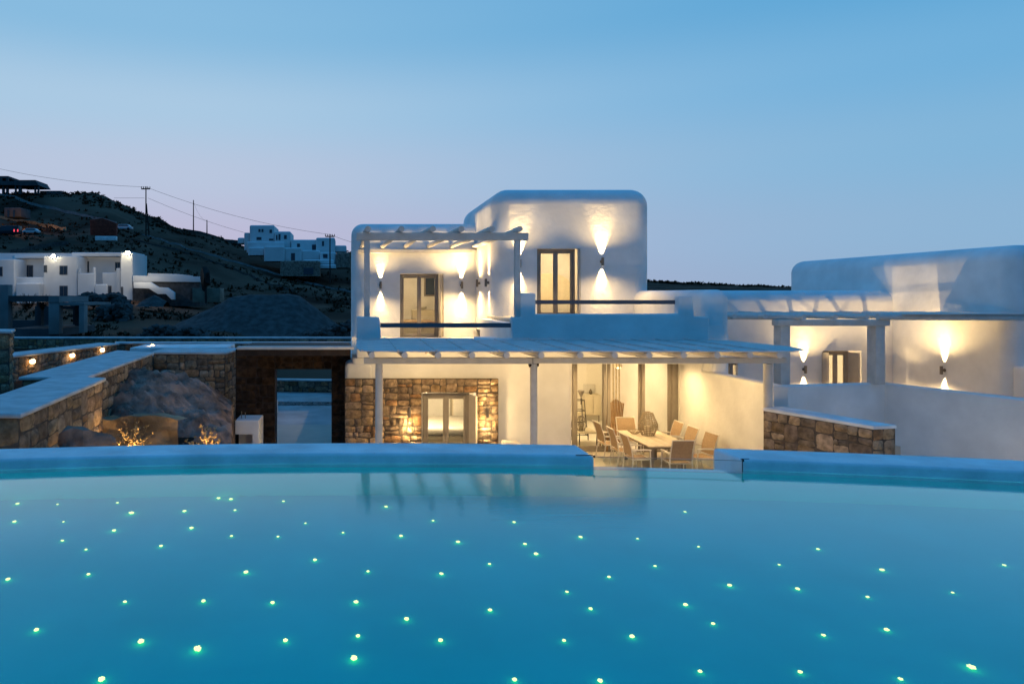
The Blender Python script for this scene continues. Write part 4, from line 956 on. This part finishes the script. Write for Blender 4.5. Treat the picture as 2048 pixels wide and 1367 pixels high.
# white barbecue
t = thing('barbecue', 'white rendered barbecue with a dark opening in front of the gateway wall', 'barbecue', (X(497, 17.5), 17.6, ZG)); y0 = 17.3
xa, xb, xc = X(470, y0), X(505, y0), X(519, y0)
b = MB(); b.box(xa, xc, y0, y0+.8, ZG, Z(840, y0), .03, 3); b.build('body', M['plaster'], t, cuts=[(xa-.3, xb, y0-.3, y0+.6, ZG-.1, Z(868, y0))], wn=True)
b = MB(); b.tube([(X(481, y0)-.02, y0+.3, Z(840, y0)), (X(481, y0)-.02, y0+.3, Z(826, y0))], .012, 6); b.tube([(X(487, y0), y0+.3, Z(840, y0)), (X(487, y0), y0+.3, Z(828, y0))], .012, 6); b.build('grill_rod', M['steel'], t)
# walls beyond the gateway
stone_block('low stone wall at the end of the pale path seen through the gateway', [(X(540, 31), 31.1), (X(720, 31), 30.7), (X(720, 31), 31.2), (X(540, 31), 31.6)], Z(759, 31), -4.6, [0], size=.28, cop=.06)
o = MB().prism([(X(549, 24), 22.5), (X(556, 26), 26), (X(556, 26)-.5, 26), (X(549, 24)-.6, 22.5)], ZG, Z(800, 25.8), .03).build('low_wall', M['plaster']); tag(o, 'short white wall at the left of the pale path seen through the gateway', 'wall')

# ------------------------------------------------------------------ concrete skeleton near left
def PB(b, p0, p1, q0, q1, d, dep, r=0): b.box(X(p0, d), X(p1, d), d, d+dep, Z(q1, d), Z(q0, d), r); return b
t = thing('concrete_frame', 'unfinished concrete frame of posts and beams standing left behind the drive', 'building frame', W(80, 665, 36))
for (p0, p1, q0, q1) in ((-40, 16, 569, 664), (97, 118, 604, 668), (158, 168, 611, 665)): b = MB(); PB(b, p0, p1, q0, q1, 35.5, .5, .01); b.build('column', M['concrete'], t)
b = MB(); PB(b, 17, 103.5, 591, 603, 35.55, 5); b.build('beam', M['concrete_dark'], t)
b = MB(); PB(b, 97, 118, 592, 603.9, 35.45, 4); b.build('beam', M['concrete'], t)
b = MB(); PB(b, 119, 168, 605, 610.5, 35.5, 4); b.build('beam', M['concrete'], t)
b = MB(); PB(b, 17, 118, 657, 672, 35.6, 5); b.build('base', M['concrete_dark'], t)
for p in (74, 150): b = MB(); PB(b, p, p+8, 604, 662, 39, .4); b.build('column', M['concrete_dark'], t)
b = MB(); PB(b, 17, 158, 612, 668, 41, .3); b.build('rear_wall', M['concrete_dark'], t, cuts=[(X(20, 41), X(70, 41), 40, 42, Z(640, 41), Z(604, 41)), (X(110, 41), X(146, 41), 40, 42, Z(655, 41), Z(618, 41))])
# heaps
def mound(name, label, m, px0, px1, crest, base, d, dep, amp=.25, sc=.5):
    x0, x1 = X(px0, d), X(px1, d); zb = Z(base, d)-.5
    def f(x_, y_):
        px = px0+(px1-px0)*(x_-x0)/(x1-x0); k = max(0, 1-abs((y_-d-dep/2)/(dep/2)))
        for (a, ya), (c_, yc) in zip(crest, crest[1:]):
            if a <= px <= c_: py = ya+(yc-ya)*(px-a)/(c_-a); break
        else: py = base
        h = max(0, Z(py, d+dep/2)-zb); return zb+h*min(1, k*1.15)
    o = heap(name, m, f, x0, x1, d, d+dep, 90, 30, amp, sc, 60); return tag(o, label, 'heap')
mound('gravel_heap', 'broad dark gravel heap behind the long low wall left of the villa', 'gravel', 270, 700, [(270, 668), (330, 640), (390, 616), (432, 594), (470, 590), (560, 588), (585, 592), (620, 615), (665, 645), (700, 668)], 668, 44, 12, .10, .6)
mound('gravel_heap', 'small pointed gravel heap before the white stairs', 'gravel', 272, 326, [(272, 603), (300, 590), (326, 603)], 603, 68, 3, .04)
def rubble(label, px0, px1, crest, base, d, n, r, m='rock'):
    b = MB()
    for i in range(n):
        px = rnd(px0, px1)
        for (a, ya), (c_, yc) in zip(crest, crest[1:]):
            if a <= px <= c_: py = ya+(yc-ya)*(px-a)/(c_-a); break
        zz = Z(base-(base-py)*rnd(0, 1)**.6, d); b.blob((X(px, d), d+rnd(-.8, 1.2), zz-r*.4), r*rnd(.5, 1.2), 1, .4, (1, 1, .75))
    return tag(b.build('rubble_heap', M[m], smooth=False), label, 'rubble', kind='stuff')
rubble('heap of broken stones before the floodlit white house', 146, 252, [(146, 603), (162, 590), (180, 585), (200, 592), (216, 585), (235, 588), (252, 603)], 606, 70, 260, .42, 'gravel')
rubble('dark heap of stones and earth below the broken stones', 198, 254, [(198, 640), (206, 612), (225, 610), (246, 606), (254, 632)], 640, 56, 160, .4, 'gravel')
rubble('rough stone waste at the foot of the gravel heap by the villa', 570, 702, [(570, 672), (620, 662), (660, 655), (702, 640)], 680, 40, 300, .24, 'gravel')
rubble('dark bushy waste behind the long low wall', 280, 420, [(280, 672), (300, 650), (330, 648), (350, 662), (380, 652), (420, 668)], 676, 37, 220, .2, 'gravel')
b = MB()
for px, py, d in ((60, 603, 37), (85, 605, 37.5), (54, 607, 37)):
    c = W(px, py+15, d)
    for i in range(40): a = rnd(0, 6.28); b.bar(c, c+Vector((math.cos(a)*.4, math.sin(a)*.3, rnd(.3, .9))), .01, .01)
tag(b.build('dry_weeds', M['scrub'], smooth=False), 'spiky dry weeds growing inside the concrete frame', 'weeds', kind='stuff')

# ------------------------------------------------------------------ floodlit white house
H = thing('white_house', 'floodlit flat-roofed white house with terraces at the far left', 'house', W(110, 600, 84)); D = 82
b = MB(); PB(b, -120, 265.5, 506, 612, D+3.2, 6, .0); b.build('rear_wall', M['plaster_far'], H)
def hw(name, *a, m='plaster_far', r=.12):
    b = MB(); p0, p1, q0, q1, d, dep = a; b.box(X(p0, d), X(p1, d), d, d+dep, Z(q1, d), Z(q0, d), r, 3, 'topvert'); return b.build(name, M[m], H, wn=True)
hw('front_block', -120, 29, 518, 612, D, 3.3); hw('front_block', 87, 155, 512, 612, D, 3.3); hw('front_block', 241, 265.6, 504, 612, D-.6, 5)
hw('roof_parapet', 28, 90, 510, 516, D+2.4, 1); hw('roof_parapet', 143, 243, 504.5, 512, D+2, 1.4)
hw('terrace_wall', 29, 88, 554, 612, D+.3, .4); hw('terrace_block', 32, 79, 566, 612, D-1.2, 2)
hw('terrace_wall', 155.5, 190, 546, 612, D-.4, .5); hw('terrace_wall', 157, 160, 536, 546, D-.4, .5); hw('terrace_wall', 185, 190, 534, 590, D-.35, .5)
hw('stair_wall', 190, 214, 568, 612, D-.9, .5); hw('terrace_wall', 204, 241, 545, 612, D+.9, .4); hw('terrace_wall', 232, 241, 536, 612, D+.8, 1)
def hwin(p0, p1, q0, q1, d, name='window'):
    b = MB(); PB(b, p0, p1, q0, q1, d-.06, .1); w = b.build(name, M['shutter_far'], H)
    pm = (p0+p1)/2; b = MB(); PB(b, p0+1.2, pm-.7, q0+1.6, q1-1, d-.09, .03); b.build('pane', M['paneb'], w); b = MB(); PB(b, pm+.7, p1-1.2, q0+1.6, q1-1, d-.09, .03); b.build('pane', M['paneb'], w)
hwin(-8, 5, 533, 552, D); hwin(49, 66, 530, 554, D+3.2, 'door'); hwin(87.5, 94, 530, 544, D-.01); hwin(119, 134.5, 531, 549, D); hwin(119, 135, 571, 600, D, 'door'); hwin(162.5, 178, 522, 544.5, D+3.2, 'door'); hwin(230, 240.5, 524, 541, D+3.2); hwin(241.8, 246, 573, 599, D-.62, 'door'); hwin(216, 223, 571, 588, D+.9, 'door')
for i, (px, py, d, l) in enumerate(((107, 512, D-.2, 'over the middle of the white house'), (256, 506, D-.8, 'at the right corner of the white house'))):
    q = W(px, py, d); t = thing('floodlight', 'glaring floodlight '+l, 'floodlight', q, 'floodlights on the white house')
    k = .17 if i else .14
    b = MB(); b.box(q.x-k*1.4, q.x+k*1.4, q.y-.12, q.y-.06, q.z-k, q.z+k, .02); b.build('lamp_glass', M['flood'], t); b = MB(); b.box(q.x-k*1.5, q.x+k*1.5, q.y-.059, q.y+.12, q.z-k*1.1, q.z+k*1.1, .02); b.bar((q.x, q.y+.1, q.z), (q.x, q.y+.5, q.z-.3), .05, .05); b.build('housing', M['cardark'], t)
    light('POINT', 'flood', q+Vector((-1.2 if i == 0 else -1.5, -3.4, .3)), 300, (1, .86, .64), .3)
light('POINT', 'flood', W(278, 545, D-4), 150, (1, .88, .66), .3)
# annex with white stairs
t = thing('stone_annex', 'low stone annex with white parapets and a white outer stair beside the floodlit house', 'building', W(320, 600, 80)); D2 = 80
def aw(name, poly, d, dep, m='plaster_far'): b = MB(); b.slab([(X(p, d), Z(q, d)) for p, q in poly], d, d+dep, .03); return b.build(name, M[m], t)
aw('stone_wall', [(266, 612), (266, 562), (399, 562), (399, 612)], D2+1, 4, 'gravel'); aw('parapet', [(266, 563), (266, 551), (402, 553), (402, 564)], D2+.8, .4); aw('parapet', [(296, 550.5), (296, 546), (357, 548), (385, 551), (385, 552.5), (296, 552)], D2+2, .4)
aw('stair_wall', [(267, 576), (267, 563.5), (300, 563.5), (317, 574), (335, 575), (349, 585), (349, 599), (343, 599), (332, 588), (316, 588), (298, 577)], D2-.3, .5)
o = MB(); PB(o, 385, 440, 576, 604, 72, 2.4, .02); tag(o.build('site_cabin', M['beige']), 'beige site cabin beside the stone annex', 'cabin')
o = MB(); PB(o, 380, 385.5, 576, 600, 73, 2.4, .02); tag(o.build('container', M['rust']), 'narrow rust coloured container left of the beige cabin', 'container')
t = thing('utility_mast', 'dark mast rising beside the beige site cabin', 'mast', W(410, 600, 71.5)); b = MB(); b.tube([W(412, 606, 71.5), W(411, 548, 71.5)], .12, 8); b.build('mast', M['pole'], t); b = MB()
b.blob(W(411, 556, 71.5), .8, 2, .4, (.6, .6, 1.3)); b.build('top', M['pole'], t)

# ------------------------------------------------------------------ villas on the slope
def cluster(label, d, blocks, wins, cat='villa', name='hillside_villa'):
    t = thing(name, label, cat, W(blocks[0][0], blocks[0][3], d))
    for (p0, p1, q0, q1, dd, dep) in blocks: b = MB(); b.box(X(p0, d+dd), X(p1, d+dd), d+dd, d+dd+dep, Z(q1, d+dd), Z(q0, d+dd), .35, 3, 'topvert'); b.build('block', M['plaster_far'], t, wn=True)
    for (p0, p1, q0, q1, dd) in wins: b = MB(); PB(b, p0, p1, q0, q1, d+dd-.06, .12); w = b.build('window', M['shutter_far'], t); b = MB(); PB(b, p0+.6, p1-.6, q0+.7, q1-.7, d+dd-.1, .03); b.build('pane', M['paneb'], w)
    return t
cluster('pale hillside villa with two rounded upper rooms on the ridge', 162, [(499, 549, 450, 500, 4, 10), (549, 581.5, 462.5, 500, 3, 9), (488, 500, 465, 500, 5, 8), (475, 489, 475, 486, 6, 6), (493, 568, 483, 505, 0, 7), (496, 528, 494, 510, -2, 5), (528, 569, 492, 522, -4, 6), (569, 603, 495, 524, -3, 6)],
        [(517, 521, 458, 464, 4), (523, 527, 458, 464, 4), (539, 544, 459, 466, 4), (568, 573.5, 470, 478, 3), (552, 555, 470, 480, 3), (557, 561, 468, 480, 3), (513, 523, 474, 480, 0), (538, 547, 477, 481, 0), (582, 590, 506, 521, -3)])
cluster('pale stepped villa lower on the ridge, right of the one with rounded rooms', 160, [(582, 634, 479, 520, 4, 8), (632, 670, 475, 512, 3, 8), (669, 693, 490.5, 503, 5, 6), (603, 640, 500, 524, 0, 5), (640, 672, 504, 537, -3, 5), (606, 668, 519, 527, -5, 3), (628, 672, 528, 536, -6, 3)],
        [(594, 600, 487, 494, 4), (624, 632, 489, 500, 4), (644, 648, 482, 492, 3), (646, 655, 508, 516, -3)])
cluster('dim stone villa with a dark garage below the stepped villa', 152, [(560, 640, 521, 552, 0, 6), (672, 700, 505, 535, 4, 8)], [(607, 627, 535, 549, 0)])
for o in bpy.data.objects:
    if o.name.startswith('block') and o.parent and 'dim stone' in o.parent.get('label', ''): o.data.materials[0] = M['hill2'] if 'hill2' in M else M['rock']
# concrete skeletons on the crest
t = thing('concrete_frame', 'unfinished concrete roof on thin posts on the hilltop, right one', 'building frame', W(50, 384, 200)); D3 = 198
b = MB(); PB(b, 29, 71, 360, 371, D3, 8); b.slab([(X(71, D3), Z(361, D3)), (X(78, D3), Z(371, D3)), (X(71, D3), Z(371, D3))], D3, D3+8); b.build('roof_slab', M['concrete_dark'], t)
for p in (29.5, 37, 40, 68.5, 75): b = MB(); PB(b, p, p+2.6, 370, 388, D3+.5, .6); b.build('column', M['concrete_dark'], t)
t = thing('concrete_frame', 'unfinished concrete roof cut by the left edge of the photo on the hilltop', 'building frame', W(5, 384, 200))
b = MB(); PB(b, -40, 16.5, 352, 356, D3+2, 8); b.build('roof_slab', M['concrete_dark'], t); b = MB(); PB(b, -40, 29, 362, 370, D3+1, 8); b.build('floor_slab', M['concrete_dark'], t)
for p, q0, q1 in ((12, 356, 390), (0, 356, 362), (4, 370, 390), (-14, 356, 390)): b = MB(); PB(b, p, p+4, q0, q1, D3+2, .7); b.build('column', M['concrete_dark'], t)
o = MB(); PB(o, 80, 123, 381.5, 390, 203, 4); tag(o.build('ruined_wall', M['concrete_dark']), 'low broken wall on the hilltop between the frame and the crest', 'wall')
# walls that run down the slope
def hill_wall(label, pts, h, m='rock', w=.5, d0=70, cat='wall', lift=0, name='hill_wall'):
    P = []
    for (xa, ya), (xb, yb) in zip(pts, pts[1:]):
        n = max(2, int(abs(xb-xa)/9))
        for k in range(n): P.append((xa+(xb-xa)*k/n, ya+(yb-ya)*k/n))
    P.append(pts[-1]); b = MB(); prev = None; dd = None; Q = []
    for px, py in P: Q.append(hit(px, py+1.5, d0, 203))
    Q = [sum(Q[max(0, i-2):i+3])/len(Q[max(0, i-2):i+3]) for i in range(len(Q))]
    for (px, py), d in zip(P, Q):
        top = W(px, py, d); top.z = max(top.z, th(px, d)+h*.35, th(px, d+w)+.2); cur = (top, top+Vector((0, w, 0)), top+Vector((0, w, -h)), top+Vector((0, 0, -h)))
        if prev:
            for k in range(4): b.face([prev[k], prev[(k+1) % 4], cur[(k+1) % 4], cur[k]])
        else: b.face(cur)
        prev = cur
    b.face(prev[::-1]); return tag(b.build(name, M[m], ang=30), label, cat)
hill_wall('long pale wall falling across the hill from the left edge to the red netting', [(-20, 380), (0, 388), (60, 408), (110, 419), (170, 433), (232, 447)], 2.0, 'concrete', .6, 150)
hill_wall('long thin wall running down the slope toward the villa', [(268, 463), (320, 478), (360, 492), (430, 512), (500, 532), (560, 550), (605, 563), (660, 576), (705, 585)], 1.2, 'concrete', .5, 100)
hill_wall('lower earth bank edge below the long thin wall', [(262, 478), (330, 494), (400, 512), (470, 540), (560, 575), (590, 583)], .8, 'gravel', .6, 90)
hill_wall('orange lit retaining wall behind the parked cars', [(-20, 433), (0, 436), (60, 446), (90, 452), (132, 461)], 2.2, 'dirt', .6, 110)
hill_wall('pale stone terrace wall behind the roof of the white house', [(20, 508), (60, 500), (100, 493), (135, 488)], 2.4, 'gravel', .6, 90)
hill_wall('short dark wall on the slope left of the upper villas', [(365, 457), (400, 462), (421, 468), (450, 478), (482, 481)], 1.5, 'gravel', .6, 160)
o = MB(); o.slab([(X(p, 150), Z(q, 150)) for p, q in ((180, 440), (205, 436), (232, 446), (231, 473), (181, 474))], 150, 151.2, .05); tag(o.build('netting_screen', M['redmesh']), 'red orange netting screen standing on the slope', 'netting')
o = MB(); PB(o, 8, 42, 415, 434, 160, 5, .2); t_ = o.build('hill_house', M['concrete_dark']); tag(t_, 'dark small house above the orange lit wall', 'house')
for p in (15, 26): b = MB(); PB(b, p, p+4, 420, 434, 159.9, .1); b.build('window', M['paneb'], t_)
# cars
def car(label, px, py, d, s, m, van=False, red=False):
    d = hit(px, py, 90); c = W(px, py, d); c.z = th(px, d)-.1; t = thing('parked_car', label, 'car' if not van else 'van', c, 'cars parked on the hill'); h = 1.5 if not van else 2.1
    pr = [(-2.1, .35), (-2.1, .95), (-1.6, 1.02), (-1.0, h), (1.2, h), (1.75, 1.0), (2.1, .9), (2.1, .35)] if not van else [(-2.4, .4), (-2.4, 1.2), (-1.7, 1.3), (-1.2, h), (2.3, h), (2.4, 1.2), (2.4, .4)]
    b = MB(); b.slab([(c.x+a*s, c.z+e*s) for a, e in pr], c.y-.85*s, c.y+.85*s, .08, 2); b.build('body', M[m], t)
    b = MB(); b.slab([(c.x+a*s, c.z+e*s) for a, e in ((-1.35, 1.05), (-.95, h-.12), (1.1, h-.12), (1.45, 1.05))], c.y-.87*s, c.y-.84*s); b.build('window', M['paneb'], t)
    for a in (-1.35, 1.35): b = MB(); b.tube([(c.x+a*s, c.y-.9*s, c.z+.33*s), (c.x+a*s, c.y-.68*s, c.z+.33*s)], .33*s, 14); b.build('wheel', M['tyre'], t)
    if red:
        for a in (1.4, 2.15): b = MB(); b.box(c.x+a*s, c.x+(a+.22)*s, c.y-.9*s, c.y-.86*s, c.z+.8*s, c.z+1.3*s); b.build('tail_light', M['tail'], t)
car('dark van with red tail lights parked by the orange lit wall', 18, 471, 112, 1.0, 'cardark', True, True)
car('low white car parked right of the dark van', 63, 468, 114, .85, 'carwhite')
car('pale pickup parked right of the red netting', 248, 461, 150, 1.0, 'carwhite')
o = MB(); PB(o, 190, 232, 472, 481, 140, 1, .1); tag(o.build('pale_slab', M['coping']), 'pale slab lying on the slope below the red netting', 'slab')
dq = hit(30, 455, 100)-7; light('POINT', 'wall_wash', Vector((X(30, dq), dq, th(30, dq)+2.6)), 1500, (1, .5, .18), .4)
# poles and wires
def pole(label, px, q0, q1, d, arm=0, twin=False):
    t = thing('power_pole', label, 'power pole', W(px, q1, d)); b = MB(); w = .16
    b.tube([W(px, q1+4, d), W(px, q0, d)], [w, w*.7], 8)
    if twin: b.tube([W(px+6, q1+4, d), W(px+1, q0+34, d)], [w, w*.7], 8)
    b.build('pole', M['pole'], t)
    if arm:
        b = MB(); a, c = W(px-arm, q0+5, d), W(px+arm, q0+5, d); b.bar(a-Vector((0, .2, 0)), c-Vector((0, .2, 0)), .18, .22); b.build('cross_arm', M['pole'], t)
        for k in range(5): p = a.lerp(c, k/4)-Vector((0, .2, 0)); b = MB(); b.lathe(p, [(.05, 0), (.10, .15), (.06, .3), (.09, .38), (.03, .5)], 8); b.build('insulator', M['pole'], t)
    return W(px, q0+2, d)
pole('tall twin-legged power pole with insulators on the shoulder of the hill', 292, 373, 466, 140, 8.5, True); pole('bare thin pole on the ridge, the taller one', 387, 400, 463, 175); pole('bare thin pole on the ridge, the shorter one', 414, 440, 469, 180); pole('power pole with a cross arm before the stepped villa', 660, 468, 562, 140, 9)
def wire(label, a, c, sag, rad=.03):
    pts = [a.lerp(c, k/16)-Vector((0, 0, sag*4*(k/16)*(1-k/16))) for k in range(17)]; b = MB(); b.tube(pts, rad, 5); tag(b.build('power_line', M['pole']), label, 'power line')
wire('power line running from the left edge to the twin-legged pole', W(-80, 318, 150), W(292, 374, 140), 1.2); wire('upper power line between the twin-legged pole and the cross-arm pole', W(292, 374, 140), W(660, 469, 140), 1.2)
wire('power line running from the cross-arm pole toward the villa', W(660, 469, 140), W(760, 497, 132), .3); wire('lower power line sagging from the twin-legged pole to the ridge villa', W(296, 396, 140), W(500, 468, 160), .5); wire('short level power line left of the twin-legged pole', W(228, 396, 150), W(289, 396, 140), 0)
wire('thin wire between the two bare poles', W(387, 404, 175), W(414, 441, 180), 1.2, .02)
# far right
cluster('low dark house beyond the villa roof at the horizon', 300, [(1306, 1340, 571, 590, 0, 8)], [(1318, 1330, 573, 582, 0)], 'house', 'distant_house')

# added unseen lamps on the outer pool wall, warm fill toward the villa
for i, (xx, l, e) in enumerate(((-2.6, 'leftmost one', 22), (1.6, 'before the stone clad room', 115), (5.0, 'below the glass panel', 115), (8.6, 'rightmost one', 70))):
    yy = PC.y+math.sqrt((PR+.5)**2-(xx-PC.x)**2); q = Vector((xx, yy, -2.6))
    t = thing('added_pool_wall_lamp', 'added unseen fill lamp on the outer face of the pool wall, '+l, 'wall lamp', q, 'added fill lamps on the outer pool wall')
    b = MB(); b.box(xx-.1, xx+.1, yy, yy+.05, -2.65, -2.55, .01); b.build('housing', M['steel'], t); b = MB(); b.box(xx-.08, xx+.08, yy+.051, yy+.06, -2.63, -2.57); b.build('lamp_glass', M['bulb'], t)
    light('SPOT', 'pool_wall_fill', q+Vector((0, .12, 0)), e*2, WARM, .12, size=160, blend=.8, dir=(0, 1, .12))
